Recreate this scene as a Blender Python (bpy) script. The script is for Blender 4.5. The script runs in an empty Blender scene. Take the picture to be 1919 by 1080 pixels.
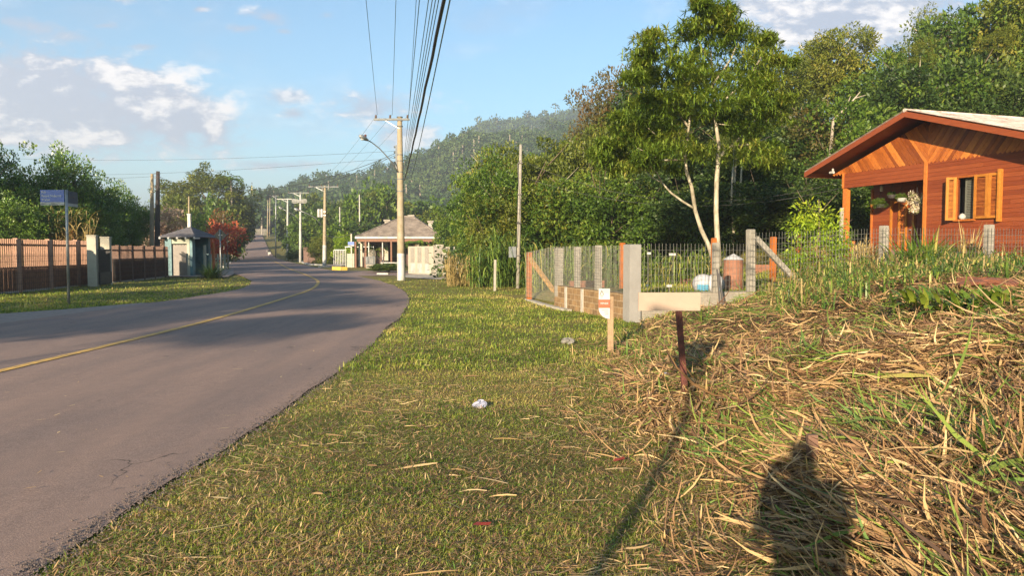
import bpy, math, random
import numpy as np
from mathutils import Vector, Matrix

R = math.radians
SC = bpy.context.scene
COL = SC.collection
rng = np.random.default_rng(7)
random.seed(7)

# ------------------------------------------------------------------ camera
F = 1386.0; CX = 959.5; CY = 540.0; PITCH = math.atan(70 / F); CAMZ = 1.5
cam_d = bpy.data.cameras.new('camera'); cam = bpy.data.objects.new('camera', cam_d); COL.objects.link(cam)
cam_d.sensor_width = 36; cam_d.lens = 36 * F / 1919.0; cam_d.clip_start = 0.05; cam_d.clip_end = 6000
cam.location = (0, 0, CAMZ); cam.rotation_euler = (R(90) - PITCH, 0, 0)
SC.camera = cam
# ------------------------------------------------------------------ light
SUN_EL = 14.2; SUN_AZ = 200.7            # azimuth clockwise from +Y
SKY_STR = 0.072; HAZE_D = 0.00062
W = bpy.data.worlds.new('World'); SC.world = W; W.use_nodes = True
sd = bpy.data.lights.new('sun', 'SUN'); sun = bpy.data.objects.new('sun', sd); COL.objects.link(sun)
sd.energy = 5.0; sd.angle = R(0.55); sd.color = (1.0, 0.81, 0.58)
sdir = Vector((math.sin(R(SUN_AZ)) * math.cos(R(SUN_EL)), math.cos(R(SUN_AZ)) * math.cos(R(SUN_EL)), math.sin(R(SUN_EL))))
sun.rotation_euler = sdir.to_track_quat('Z', 'Y').to_euler(); sun.location = (-20, -40, 60)
SC.view_settings.view_transform = 'Standard'; SC.view_settings.look = 'None'
SC.view_settings.exposure = 1.46; SC.view_settings.gamma = 1.0
SC.render.engine = 'CYCLES'
cy = SC.cycles
cy.use_denoising = True; cy.max_bounces = 6; cy.diffuse_bounces = 3; cy.glossy_bounces = 2
cy.transmission_bounces = 4; cy.transparent_max_bounces = 8; cy.volume_bounces = 0
cy.use_adaptive_sampling = True; cy.adaptive_threshold = 0.012; cy.sample_clamp_indirect = 6

def world_nodes():
    nt = W.node_tree; N = nt.nodes; L = nt.links
    for n in list(N): N.remove(n)
    def math_(op, a, b=None, c=None, clamp=False):
        n = N.new('ShaderNodeMath'); n.operation = op; n.use_clamp = clamp
        for i, v in enumerate((a, b, c)):
            if v is None: continue
            if isinstance(v, (int, float)): n.inputs[i].default_value = v
            else: L.new(v, n.inputs[i])
        return n.outputs[0]
    out = N.new('ShaderNodeOutputWorld'); bg = N.new('ShaderNodeBackground')
    sky = N.new('ShaderNodeTexSky'); sky.sky_type = 'NISHITA'; sky.sun_disc = False
    sky.sun_elevation = R(SUN_EL); sky.sun_rotation = R(SUN_AZ)
    sky.air_density = 1.0; sky.dust_density = 0.8; sky.ozone_density = 2.0; sky.altitude = 50
    tc = N.new('ShaderNodeTexCoord'); sp = N.new('ShaderNodeSeparateXYZ'); L.new(tc.outputs['Generated'], sp.inputs[0])
    x, y, z = sp.outputs
    ys = math_('MAXIMUM', math_('ABSOLUTE', y), 0.05)
    u = math_('DIVIDE', x, ys); v = math_('DIVIDE', z, ys)
    cmb = N.new('ShaderNodeCombineXYZ'); L.new(u, cmb.inputs[0]); L.new(v, cmb.inputs[1]); L.new(y, cmb.inputs[2])
    def noise(scale, sx, sy, detail=6, rough=0.55, off=0.0):
        mp = N.new('ShaderNodeMapping'); mp.inputs['Scale'].default_value = (sx, sy, 0.3); mp.inputs['Location'].default_value = (off, off * .7, 0)
        L.new(cmb.outputs[0], mp.inputs[0])
        n = N.new('ShaderNodeTexNoise'); n.inputs['Scale'].default_value = scale; n.inputs['Detail'].default_value = detail
        n.inputs['Roughness'].default_value = rough; n.inputs['Distortion'].default_value = 0.25
        L.new(mp.outputs[0], n.inputs['Vector']); return n.outputs['Fac']
    n1 = noise(9, 1, 1.7, 7, 0.6); n2 = noise(26, 1, 2.2, 6, 0.6, 3.1); n3 = noise(5.5, 1, 2.2, 5, 0.5, 7.7)
    def blob(px, py, a, b, rot=0.0):
        u0 = (px - CX) / F; v0 = (470 - py) / F; a /= F; b /= F
        du = math_('SUBTRACT', u, u0); dv = math_('SUBTRACT', v, v0)
        c, s = math.cos(rot), math.sin(rot)
        p = math_('DIVIDE', math_('ADD', math_('MULTIPLY', du, c), math_('MULTIPLY', dv, s)), a)
        q = math_('DIVIDE', math_('SUBTRACT', math_('MULTIPLY', dv, c), math_('MULTIPLY', du, s)), b)
        r = math_('SQRT', math_('ADD', math_('MULTIPLY', p, p), math_('MULTIPLY', q, q)))
        return math_('SUBTRACT', 1.0, r)
    def mx(l):
        r = l[0]
        for q in l[1:]: r = math_('MAXIMUM', r, q)
        return r
    big = mx([blob(70, 190, 340, 110, -.12), blob(290, 205, 190, 72, -.35), blob(1600, 20, 240, 110, 0.1), blob(1480, -10, 180, 60)])
    thin = mx([blob(90, 62, 210, 26, -.25), blob(510, 40, 75, 22, -.1), blob(465, 60, 55, 14), blob(240, 5, 45, 14), blob(280, 93, 45, 10), blob(340, 2, 40, 10),
               blob(617, 36, 26, 13), blob(540, 66, 30, 10), blob(700, 205, 120, 45), blob(545, 185, 60, 22), blob(210, 55, 40, 12), blob(385, 25, 25, 10),
               blob(555, 215, 40, 16), blob(760, 255, 90, 40), blob(520, 310, 120, 14), blob(1390, 12, 90, 22), blob(-60, 120, 80, 20)])
    nn = math_('SUBTRACT', math_('ADD', math_('MULTIPLY', n1, 0.8), math_('MULTIPLY', n2, 0.55)), 0.675)
    dbig = math_('ADD', math_('MULTIPLY', math_('ADD', big, 0.12), 0.95), math_('MULTIPLY', nn, 2.0))
    dthin = math_('ADD', math_('MULTIPLY', thin, 0.6), math_('MULTIPLY', nn, 1.9))
    def sstep(val, lo, hi):
        m = N.new('ShaderNodeMapRange'); m.interpolation_type = 'SMOOTHSTEP'; m.inputs[1].default_value = lo; m.inputs[2].default_value = hi
        L.new(val, m.inputs[0]); return m.outputs[0]
    mbig = math_('MULTIPLY', sstep(dbig, -0.05, 0.5), 0.93); mthin = math_('MULTIPLY', sstep(dthin, 0.0, 0.55), 0.8)
    wisp = math_('MULTIPLY', sstep(n3, 0.5, 0.8), 0.35)
    mask = math_('MAXIMUM', math_('MAXIMUM', mbig, mthin), wisp)
    above = sstep(z, 0.0, 0.05); mask = math_('MULTIPLY', mask, above)
    # cloud colour: sunlit lobes white-cream, the rest blue-grey
    shade = sstep(math_('ADD', math_('MULTIPLY', n1, 0.65), math_('MULTIPLY', n2, 0.45)), 0.53, 0.66)
    cr = N.new('ShaderNodeMix'); cr.data_type = 'RGBA'; L.new(shade, cr.inputs[0])
    cr.inputs[6].default_value = (2.9, 3.2, 3.95, 1); cr.inputs[7].default_value = (6.6, 6.2, 6.0, 1)
    tint = N.new('ShaderNodeMix'); tint.data_type = 'RGBA'; tint.blend_type = 'MULTIPLY'; tint.inputs[0].default_value = 1.0
    tint.inputs[7].default_value = (.86, 1.12, 1.18, 1); L.new(sky.outputs[0], tint.inputs[6])
    mix = N.new('ShaderNodeMix'); mix.data_type = 'RGBA'; L.new(mask, mix.inputs[0]); L.new(tint.outputs[2], mix.inputs[6]); L.new(cr.outputs[2], mix.inputs[7])
    L.new(mix.outputs[2], bg.inputs['Color']); bg.inputs['Strength'].default_value = SKY_STR
    L.new(bg.outputs[0], out.inputs[0])
world_nodes()

# ------------------------------------------------------------------ geometry of the place
def ss(t):
    t = np.clip(t, 0, 1); return t * t * (3 - 2 * t)
def vnoise(x, y, s, seed=0):
    x = np.asarray(x, float) / s + seed * 17.3; y = np.asarray(y, float) / s + seed * 9.1
    xi = np.floor(x); yi = np.floor(y); fx = x - xi; fy = y - yi
    fx = fx * fx * (3 - 2 * fx); fy = fy * fy * (3 - 2 * fy)
    def h(a, b):
        v = np.sin(a * 127.1 + b * 311.7 + seed * 13.7) * 43758.5453
        return v - np.floor(v)
    return (h(xi, yi) * (1 - fx) + h(xi + 1, yi) * fx) * (1 - fy) + (h(xi, yi + 1) * (1 - fx) + h(xi + 1, yi + 1) * fx) * fy
U = np.array((0.3023, -0.9532)); V = np.array((0.9532, 0.3023))      # the wooden house's and the fence's directions
WC = np.array((2.5, 15.4))                                            # near corner of the block wall
def X0(y): return np.interp(y, [0, 3.4, 4.4, 5.5, 7, 9, 11, 15, 20, 30], [1.3, 1.3, 1.45, 1.2, .95, 1.2, 1.5, 2.6, 3.5, 5])
def Rr(y): return np.interp(y, RY, RXR)
RY = [-60, 3.4, 4.2, 6.1, 9, 13.9, 18, 21.9, 26, 29.7, 34.6, 40, 46, 52, 60, 83, 120, 150, 210, 270, 400]
RXR = [-2.3, -2.17, -2.2, -2.1, -2.1, -2.35, -2.6, -3.05, -3.7, -4.5, -5.9, -7.9, -10.2, -12.4, -15.4, -24.2, -37.6, -48.0, -70.0, -91.5, -138]
RXL = [-10.6, -10.5, -10.5, -10.4, -10.4, -10.4, -10.35, -10.2, -10.1, -10.5, -12.0, -14.4, -17.2, -20.0, -23.3, -32.2, -45.3, -55.4, -77, -98.5, -145]
def H(x, y):
    x = np.asarray(x, float); y = np.asarray(y, float)
    z = 7.0 * ss((y - 140) / 130.0)
    x0 = X0(y)
    rt = 0.95 * ss((x - x0) / 5.5) * (1 - ss((y - 60) / 60))
    # inside the walled lot
    dx = x - WC[0]; dy = y - WC[1]
    tu = dx * (-U[0]) + dy * (-U[1])        # along the roadside wall, away
    tv = dx * V[0] + dy * V[1]              # into the lot
    inside = ss((tv - 0.12) / 0.6) * ss((tu - 0.12) / 0.6) * (1 - ss((tu - 5.0) / 5))
    z = z + np.maximum(rt, 0.45 * inside) + 0 * inside
    outside = (1 - ss((tv + 0.02) / 0.05)) * ss((tu + .3) / .3)
    z = z - rt * outside * ss((y - 14) / 1.5) * (1 - ss((y - 30) / 6))
    hill = 0.23 * np.clip(y - 27, 0, 90) * ss((x - 1 - 0.05 * (y - 27)) / 12)
    z = z + hill
    mul = ss((x - x0) / 0.8) * (1 - ss((y - 15) / 2)) * ss((y + 2) / 3)
    z = z + mul * (0.34 * (vnoise(x, y, 1.5, 3) - .35) + 0.13 * (vnoise(x, y, 0.55, 4) - .4) + .05)
    offroad = ss((x - Rr(y)) / 1.5) + ss((Rr(y) - 9 - x) / 2)
    z = z + 0.05 * offroad * (vnoise(x, y, 2.3, 5) - .5) * (1 - ss((y - 60) / 30)) + 0.02 * ss((x - Rr(y)) / .3) * (1 - ss((y - 60) / 30))
    return z
def h1(x, y): return float(H(x, y))
cP, sP = math.cos(PITCH), math.sin(PITCH)
def ray(px, py):
    u = (px - CX) / F; v = (CY - py) / F
    return Vector((u, cP + v * sP, -sP + v * cP))
def at(px, py, Y):
    d = ray(px, py); return Vector((0, 0, CAMZ)) + d * (Y / d.y)
def gp(px, py, far=900):
    d = ray(px, py); t = 2.0
    while t < far:
        p = Vector((0, 0, CAMZ)) + d * t
        if p.z <= h1(p.x, p.y): return Vector((p.x, p.y, h1(p.x, p.y)))
        t *= 1.004
    return p
def onv(px, Y):
    x = (px - CX) / F * Y * 1.0
    return Vector((x, Y, h1(x, Y)))
def px2x(px, Y): return (px - CX) / F * Y

# ------------------------------------------------------------------ materials
MATS = {}
def nodes_of(name):
    m = bpy.data.materials.new(name); m.use_nodes = True; nt = m.node_tree
    b = nt.nodes.get('Principled BSDF'); MATS[name] = m
    return m, nt, b
def ramp(nt, stops, src, interp='LINEAR'):
    r = nt.nodes.new('ShaderNodeValToRGB'); r.color_ramp.interpolation = interp
    while len(r.color_ramp.elements) < len(stops): r.color_ramp.elements.new(0.5)
    for e, (p, c) in zip(r.color_ramp.elements, stops):
        e.position = p; e.color = (c[0], c[1], c[2], 1)
    nt.links.new(src, r.inputs[0]); return r.outputs[0]
def noise_tex(nt, scale, detail=4, rough=0.6, coord='Object', stretch=None, dist=0.0):
    tc = nt.nodes.new('ShaderNodeTexCoord'); v = tc.outputs[coord]
    if stretch:
        mp = nt.nodes.new('ShaderNodeMapping'); mp.inputs['Scale'].default_value = stretch; nt.links.new(v, mp.inputs[0]); v = mp.outputs[0]
    n = nt.nodes.new('ShaderNodeTexNoise'); n.inputs['Scale'].default_value = scale; n.inputs['Detail'].default_value = detail
    n.inputs['Roughness'].default_value = rough; n.inputs['Distortion'].default_value = dist
    nt.links.new(v, n.inputs['Vector']); return n.outputs['Fac']
def mixc(nt, fac, a, b, mode='MIX'):
    m = nt.nodes.new('ShaderNodeMix'); m.data_type = 'RGBA'; m.blend_type = mode
    for i, v in ((0, fac), (6, a), (7, b)):
        if isinstance(v, (int, float)): m.inputs[i].default_value = v
        elif isinstance(v, tuple): m.inputs[i].default_value = (*v[:3], 1)
        else: nt.links.new(v, m.inputs[i])
    return m.outputs[2]
def bump(nt, b, h, strength=0.3, dist=0.02):
    bp = nt.nodes.new('ShaderNodeBump'); bp.inputs['Strength'].default_value = strength; bp.inputs['Distance'].default_value = dist
    nt.links.new(h, bp.inputs['Height']); nt.links.new(bp.outputs[0], b.inputs['Normal'])
def plain(name, c, rough=0.6, var=0.25, scale=6, metal=0.0, bmp=0.15, dirt=None):
    """a weathered, slightly uneven surface"""
    m, nt, b = nodes_of(name)
    n = noise_tex(nt, scale, 6, 0.65)
    lo = tuple(k * (1 - var) for k in c); hi = tuple(min(1, k * (1 + var)) for k in c)
    col = ramp(nt, [(0.3, lo), (0.7, hi)], n)
    if dirt:
        n2 = noise_tex(nt, scale * 0.35, 6, 0.7)
        f = ramp(nt, [(0.48, (0, 0, 0)), (0.68, (1, 1, 1))], n2)
        col = mixc(nt, f, col, dirt)
    nt.links.new(col, b.inputs['Base Color']); b.inputs['Roughness'].default_value = rough; b.inputs['Metallic'].default_value = metal
    if bmp: bump(nt, b, noise_tex(nt, scale * 7, 5, 0.7), bmp, 0.01)
    return m
def leafmat(name, stops, transl=0.35, rough=0.5, obvar=0.25, spec=0.35):
    m, nt, b = nodes_of(name)
    at_ = nt.nodes.new('ShaderNodeAttribute'); at_.attribute_name = 'tint'
    oi = nt.nodes.new('ShaderNodeObjectInfo')
    ma = nt.nodes.new('ShaderNodeMath'); ma.operation = 'MULTIPLY_ADD'; ma.inputs[1].default_value = obvar; ma.inputs[2].default_value = -obvar / 2
    nt.links.new(oi.outputs['Random'], ma.inputs[0])
    ad = nt.nodes.new('ShaderNodeMath'); ad.operation = 'ADD'; nt.links.new(at_.outputs['Fac'], ad.inputs[0]); nt.links.new(ma.outputs[0], ad.inputs[1])
    col = ramp(nt, stops, ad.outputs[0])
    nt.links.new(col, b.inputs['Base Color']); b.inputs['Roughness'].default_value = rough; b.inputs['Specular IOR Level'].default_value = spec
    tr = nt.nodes.new('ShaderNodeBsdfTranslucent'); nt.links.new(mixc(nt, 1.0, col, (1.35, 1.25, .6), 'MULTIPLY'), tr.inputs[0])
    mx = nt.nodes.new('ShaderNodeMixShader'); mx.inputs[0].default_value = transl
    nt.links.new(b.outputs[0], mx.inputs[1]); nt.links.new(tr.outputs[0], mx.inputs[2])
    nt.links.new(mx.outputs[0], nt.nodes['Material Output'].inputs[0])
    return m
GREEN = leafmat('leaf_green', [(0, (0.02552, 0.05443, 0.0099)), (.4, (0.07018, 0.1307, 0.0153)), (.75, (0.134, 0.1935, 0.0216)), (1, (0.2169, 0.2419, 0.0315))])
GLOSSY = leafmat('leaf_glossy', [(0, (0.026, 0.0575, 0.0108)), (.45, (0.0585, 0.1207, 0.018)), (.8, (0.104, 0.184, 0.027)), (1, (0.169, 0.23, 0.036))], .25, .38, .2, .5)
OLIVE = leafmat('leaf_olive', [(0, (0.03653, 0.05443, 0.00972)), (.45, (0.09742, 0.127, 0.01458)), (.8, (0.1705, 0.1814, 0.02268)), (1, (0.2313, 0.2056, 0.0324))])
BROWNL = leafmat('leaf_brown', [(0, (0.0324, 0.04322, 0.01056)), (.4, (0.08104, 0.08027, 0.01936)), (.75, (0.1188, 0.08645, 0.02464)), (1, (0.1404, 0.0741, 0.0264))])
DARKL = leafmat('leaf_dark', [(0, (0.01628, 0.03548, 0.01037)), (.5, (0.04069, 0.07688, 0.01555)), (.85, (0.08138, 0.1183, 0.01901)), (1, (0.1221, 0.1538, 0.02592))])
LIMEL = leafmat('leaf_lime', [(0, (.10, .18, .012)), (.5, (.22, .33, .02)), (1, (.42, .45, .03))], .45)
DROOP = leafmat('leaf_long', [(0, (0.04647, 0.09055, 0.01365)), (.4, (0.1278, 0.2006, 0.0231)), (.75, (0.2091, 0.2587, 0.03675)), (1, (0.2904, 0.2457, 0.05775))], .4)
REDL = leafmat('leaf_red', [(0, (0.168, 0.03, 0.0225)), (.5, (0.392, 0.06, 0.0375)), (1, (0.56, 0.18, 0.075))], .35)
RUSTL = leafmat('leaf_rust', [(0, (.10, .05, .02)), (.5, (.17, .08, .03)), (1, (.22, .13, .05))], .3)
PINKL = leafmat('blossom_pale', [(0, (.22, .14, .10)), (.5, (.42, .29, .23)), (1, (.6, .46, .4))], .3)
WHITEL = leafmat('blossom_white', [(0, (.15, .2, .06)), (.3, (.3, .3, .15)), (.6, (.6, .5, .4)), (1, (.75, .65, .55))], .3)
PURPL = leafmat('blossom_purple', [(0, (.10, .12, .05)), (.4, (.22, .10, .16)), (1, (.45, .2, .4))], .3)
STRAW = leafmat('dry_straw', [(0, (0.044, 0.02486, 0.0154)), (.2, (0.143, 0.07684, 0.0418)), (.4, (0.297, 0.1751, 0.0858)), (.58, (0.462, 0.3051, 0.1375)), (.74, (0.605, 0.452, 0.242)), (.80, (0.176, 0.226, 0.0385)), (.92, (0.088, 0.1582, 0.033)), (1, (0.286, 0.339, 0.044))], .2, .55, 0.0, .3)
GRASSB = leafmat('grass_blade', [(0, (0.066, 0.108, 0.0154)), (.3, (0.154, 0.216, 0.0275)), (.5, (0.275, 0.3, 0.0495)), (.7, (0.44, 0.372, 0.121)), (1, (0.363, 0.216, 0.088))], .35, .5, 0.0, .25)
STRAPG = leafmat('strap_green', [(0, (0.024, 0.06, 0.015)), (.5, (0.072, 0.132, 0.022)), (.85, (0.18, 0.24, 0.04)), (1, (0.408, 0.336, 0.1))], .3, .45, 0.0)
DRYCANE = leafmat('dry_cane', [(0, (.12, .09, .03)), (.5, (.30, .22, .08)), (1, (.48, .37, .16))], .3, .55, 0.0)
HILLL = leafmat('hill_leaf', [(0, (0.01955, 0.0432, 0.0168)), (.5, (0.04888, 0.0864, 0.0264)), (1, (0.09775, 0.135, 0.042))], .15, .6, 0.0, .1)

def bark(name, a, b_, sc=9):
    m, nt, b = nodes_of(name)
    n = noise_tex(nt, sc, 6, 0.7, stretch=(1, 1, .35))
    nt.links.new(ramp(nt, [(.35, a), (.65, b_)], n), b.inputs['Base Color']); b.inputs['Roughness'].default_value = .8
    bump(nt, b, n, .5, .02); return m
BARK = bark('bark_brown', (.06, .04, .028), (.16, .12, .08))
PALEB = bark('bark_pale', (.14, .115, .075), (.38, .34, .25), 7)
DEADB = bark('bark_grey', (.16, .13, .10), (.34, .29, .22))

def ground_mat():
    m, nt, b = nodes_of('grassy_ground')
    n1 = noise_tex(nt, .55, 6, .6); n2 = noise_tex(nt, 5, 8, .7); n3 = noise_tex(nt, 75, 8, .85)
    c1 = ramp(nt, [(.30, (.09, .11, .02)), (.5, (.17, .17, .035)), (.70, (.25, .20, .06))], n2)
    c2 = ramp(nt, [(.3, (.10, .075, .03)), (.6, (.24, .155, .065)), (.8, (.30, .22, .10))], n3)
    f = ramp(nt, [(.42, (0, 0, 0)), (.62, (1, 1, 1))], n1)
    f2 = mixc(nt, .5, f, ramp(nt, [(.45, (0, 0, 0)), (.6, (1, 1, 1))], n2))
    col = mixc(nt, f2, c1, c2)
    col = mixc(nt, ramp(nt, [(.35, (0, 0, 0)), (.75, (.55, .55, .55))], n3), col, (.035, .04, .012))
    ga = nt.nodes.new('ShaderNodeAttribute'); ga.attribute_name = 'tint'
    col = mixc(nt, ga.outputs['Fac'], col, ramp(nt, [(.3, (.03, .02, .012)), (.6, (.085, .05, .028)), (.8, (.14, .09, .045))], n3))
    nt.links.new(col, b.inputs['Base Color']); b.inputs['Roughness'].default_value = .9; b.inputs['Specular IOR Level'].default_value = .15
    bump(nt, b, n3, .6, .03); return m
GROUND = ground_mat()
def asphalt():
    m, nt, b = nodes_of('asphalt')
    n1 = noise_tex(nt, 120, 3, .8); n2 = noise_tex(nt, .9, 6, .6, stretch=(1.6, .22, 1)); n3 = noise_tex(nt, 9, 8, .75)
    c = ramp(nt, [(.28, (.13, .098, .088)), (.5, (.225, .165, .138)), (.74, (.40, .31, .26))], n1)
    c = mixc(nt, .9, c, ramp(nt, [(.3, (.70, .70, .74)), (.7, (1.16, 1.06, 1.0))], n2), 'MULTIPLY')
    c = mixc(nt, ramp(nt, [(.66, (0, 0, 0)), (.70, (.75, .75, .75))], noise_tex(nt, 2.6, 4, .7, stretch=(1, .6, 1))), c, (.085, .065, .058))
    c = mixc(nt, .5, c, ramp(nt, [(.35, (.8, .8, .8)), (.65, (1.1, 1.1, 1.1))], n3), 'MULTIPLY')
    # crack network, sparse
    tc = nt.nodes.new('ShaderNodeTexCoord'); vo = nt.nodes.new('ShaderNodeTexVoronoi'); vo.feature = 'DISTANCE_TO_EDGE'; vo.inputs['Scale'].default_value = .42
    mp = nt.nodes.new('ShaderNodeVectorMath'); mp.operation = 'ADD'; nz = nt.nodes.new('ShaderNodeTexNoise'); nz.inputs['Scale'].default_value = 2.2; nz.inputs['Detail'].default_value = 6
    nt.links.new(tc.outputs['Object'], nz.inputs['Vector']); nt.links.new(tc.outputs['Object'], mp.inputs[0]); nt.links.new(nz.outputs['Color'], mp.inputs[1]); nt.links.new(mp.outputs[0], vo.inputs['Vector'])
    ck = ramp(nt, [(0, (1, 1, 1)), (.006, (0, 0, 0))], vo.outputs['Distance'])
    gate = ramp(nt, [(.56, (0, 0, 0)), (.62, (1, 1, 1))], noise_tex(nt, .5, 3, .5))
    c = mixc(nt, mixc(nt, 1.0, ck, gate, 'MULTIPLY'), c, (.03, .025, .022))
    nt.links.new(c, b.inputs['Base Color']); b.inputs['Roughness'].default_value = .82; b.inputs['Specular IOR Level'].default_value = .25
    bump(nt, b, n1, .5, .008); return m
ASPH = asphalt()
PAVER = plain('paving_stone', (.22, .17, .14), .8, .35, 9, bmp=.5)
CONC = plain('concrete', (.33, .30, .255), .85, .22, 5, bmp=.5, dirt=(.24, .21, .16))
CONCP = plain('pale_concrete_post', (.235, .215, .18), .85, .2, 8, bmp=.5, dirt=(.2, .175, .135))
MORTAR = plain('smooth_mortar', (.20, .19, .175), .85, .12, 4, bmp=.25)
WHITEP = plain('white_paint', (.35, .345, .33), .6, .1, 6, bmp=.1, dirt=(.26, .24, .20))
CREAM = plain('cream_paint', (.33, .305, .24), .7, .12, 4, bmp=.15, dirt=(.32, .28, .21))
CREAM2 = plain('pale_green_paint', (.28, .29, .225), .7, .1, 4, bmp=.1)
TEAL = plain('teal_paint', (.055, .12, .14), .6, .2, 4, bmp=.1, dirt=(.10, .21, .22))
SLATE = plain('slate_roof', (.085, .08, .09), .7, .25, 5, bmp=.4)
YELP = plain('yellow_paint', (.62, .38, .05), .7, .15, 12, bmp=.3, dirt=(.3, .2, .08))
LINEY = plain('worn_line_paint', (.52, .31, .06), .75, .3, 22, bmp=.2, dirt=(.18, .125, .08))
GALV = plain('galvanised_steel', (.27, .275, .275), .45, .2, 9, .6, .08)
GREYM = plain('grey_metal', (.09, .10, .105), .6, .2, 9, 0, .05)
DARKM = plain('dark_metal', (.045, .04, .038), .55, .3, 9, .2, .1)
WIRE = plain('fence_wire', (.14, .135, .12), .5, .25, 9, .5, 0)
CABLE = plain('black_cable', (.018, .018, .02), .5, .1, 5, 0, 0)
COPPER = plain('green_grey_conductor', (.10, .17, .16), .5, .15, 5, .2, 0)
RUST = plain('rusty_steel', (.085, .022, .014), .8, .4, 14, .1, .6, dirt=(.04, .012, .01))
BEIGE = plain('beige_board', (.27, .20, .15), .7, .12, 3, bmp=.05)
PINEW = plain('weathered_pine', (.24, .155, .085), .75, .3, 10, bmp=.5, dirt=(.2, .125, .075))
ORWOOD = plain('orange_treated_wood', (.30, .085, .012), .6, .25, 8, bmp=.3)
LTWOOD = plain('light_brace_wood', (.38, .21, .06), .7, .2, 8, bmp=.3)
BROWNF = plain('brown_fence_paint', (.22, .115, .07), .7, .3, 7, bmp=.3)
BROWND = plain('dark_brown_fence', (.10, .05, .032), .7, .35, 7, bmp=.3)
POLEC = plain('stained_concrete_pole', (.225, .18, .11), .8, .25, 3.0, bmp=.3, dirt=(.29, .25, .19))
POLEW = plain('brown_wood_pole', (.13, .075, .045), .8, .3, 5, bmp=.5)
POLEB = plain('blackened_pole', (.035, .026, .022), .8, .3, 5, bmp=.5)
TERRA = plain('terracotta', (.21, .09, .05), .8, .25, 8, bmp=.3)
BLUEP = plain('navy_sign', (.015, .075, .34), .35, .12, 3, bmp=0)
BLUED = plain('shaded_navy_sign', (.02, .035, .07), .5, .12, 3, bmp=0)  # darker copy of the sign navy, the turned plate's shade put into its colour
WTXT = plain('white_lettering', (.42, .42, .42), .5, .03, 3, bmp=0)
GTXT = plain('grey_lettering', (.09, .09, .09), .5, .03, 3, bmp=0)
ORSIGN = plain('orange_red_print', (.27, .062, .022), .5, .08, 3, bmp=0)
DKTXT = plain('dark_print', (.02, .02, .03), .5, .03, 3, bmp=0)
PLASTIC = plain('clear_plastic', (.24, .25, .33), .25, .3, 30, bmp=.6)
BAGW = plain('white_sack', (.36, .36, .37), .6, .15, 6, bmp=.4)
BAGB = plain('blue_print_sack', (.05, .20, .30), .6, .15, 6, bmp=.4)
SOIL = plain('red_soil', (.17, .06, .03), .9, .35, 8, bmp=.6)
GRIT = plain('dark_grit', (.13, .10, .085), .9, .35, 40, bmp=0)
STONE = plain('grey_stone', (.15, .14, .12), .85, .3, 10, bmp=.6)
INSUL = plain('brown_porcelain', (.10, .06, .04), .3, .2, 4, bmp=0)
LENS = plain('lamp_lens', (.6, .6, .55), .2, .1, 4, bmp=0)
DARKIN = plain('painted_indoor_shade', (.02, .016, .013), .8, .2, 4, bmp=0)  # near-black colour standing in for the shade inside the room
SKIN = plain('skin', (.5, .3, .22), .5, .08, 9, bmp=0)
SHIRT = plain('dark_shirt', (.06, .07, .10), .8, .15, 9, bmp=.1)
SHADEW = plain('indoor_louvre', (.10, .105, .085), .6, .15, 9, bmp=.1)
def woodmat(name, lo, mid, hi, grain=(1, 1, 1), rough=.42):
    m, nt, b = nodes_of(name)
    a = nt.nodes.new('ShaderNodeAttribute'); a.attribute_name = 'tint'
    c = ramp(nt, [(0, lo), (.5, mid), (1, hi)], a.outputs['Fac'])
    g = noise_tex(nt, 5, 6, .65, stretch=grain, dist=.6)
    c = mixc(nt, .65, c, ramp(nt, [(.32, (.62, .55, .5)), (.7, (1.18, 1.15, 1.1))], g), 'MULTIPLY')
    nt.links.new(c, b.inputs['Base Color']); b.inputs['Roughness'].default_value = rough; b.inputs['Specular IOR Level'].default_value = .35
    bump(nt, b, g, .15, .01); return m
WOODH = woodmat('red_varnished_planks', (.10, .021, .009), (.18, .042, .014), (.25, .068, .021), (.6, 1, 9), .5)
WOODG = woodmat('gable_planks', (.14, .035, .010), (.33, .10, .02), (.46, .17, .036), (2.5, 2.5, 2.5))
WOODY = woodmat('honey_varnished_wood', (.24, .075, .012), (.33, .125, .018), (.41, .175, .03), (1, 3, 2))
def roofmat(name, a, b_, c_, sc=3):
    m, nt, b = nodes_of(name)
    n = noise_tex(nt, sc, 8, .72); n2 = noise_tex(nt, 24, 5, .7)
    c = ramp(nt, [(.38, a), (.5, b_), (.66, c_)], n)
    c = mixc(nt, .5, c, ramp(nt, [(.35, (.6, .58, .55)), (.6, (1.1, 1.1, 1.1))], n2), 'MULTIPLY')
    nt.links.new(c, b.inputs['Base Color']); b.inputs['Roughness'].default_value = .85; bump(nt, b, n2, .4, .01); return m
FIBRO = roofmat('fibre_cement_roof', (.22, .17, .14), (.45, .36, .31), (.58, .49, .44), 2.0)
TILER = roofmat('aged_tile_roof', (.10, .082, .07), (.175, .145, .122), (.24, .20, .17), 1.6)
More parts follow.
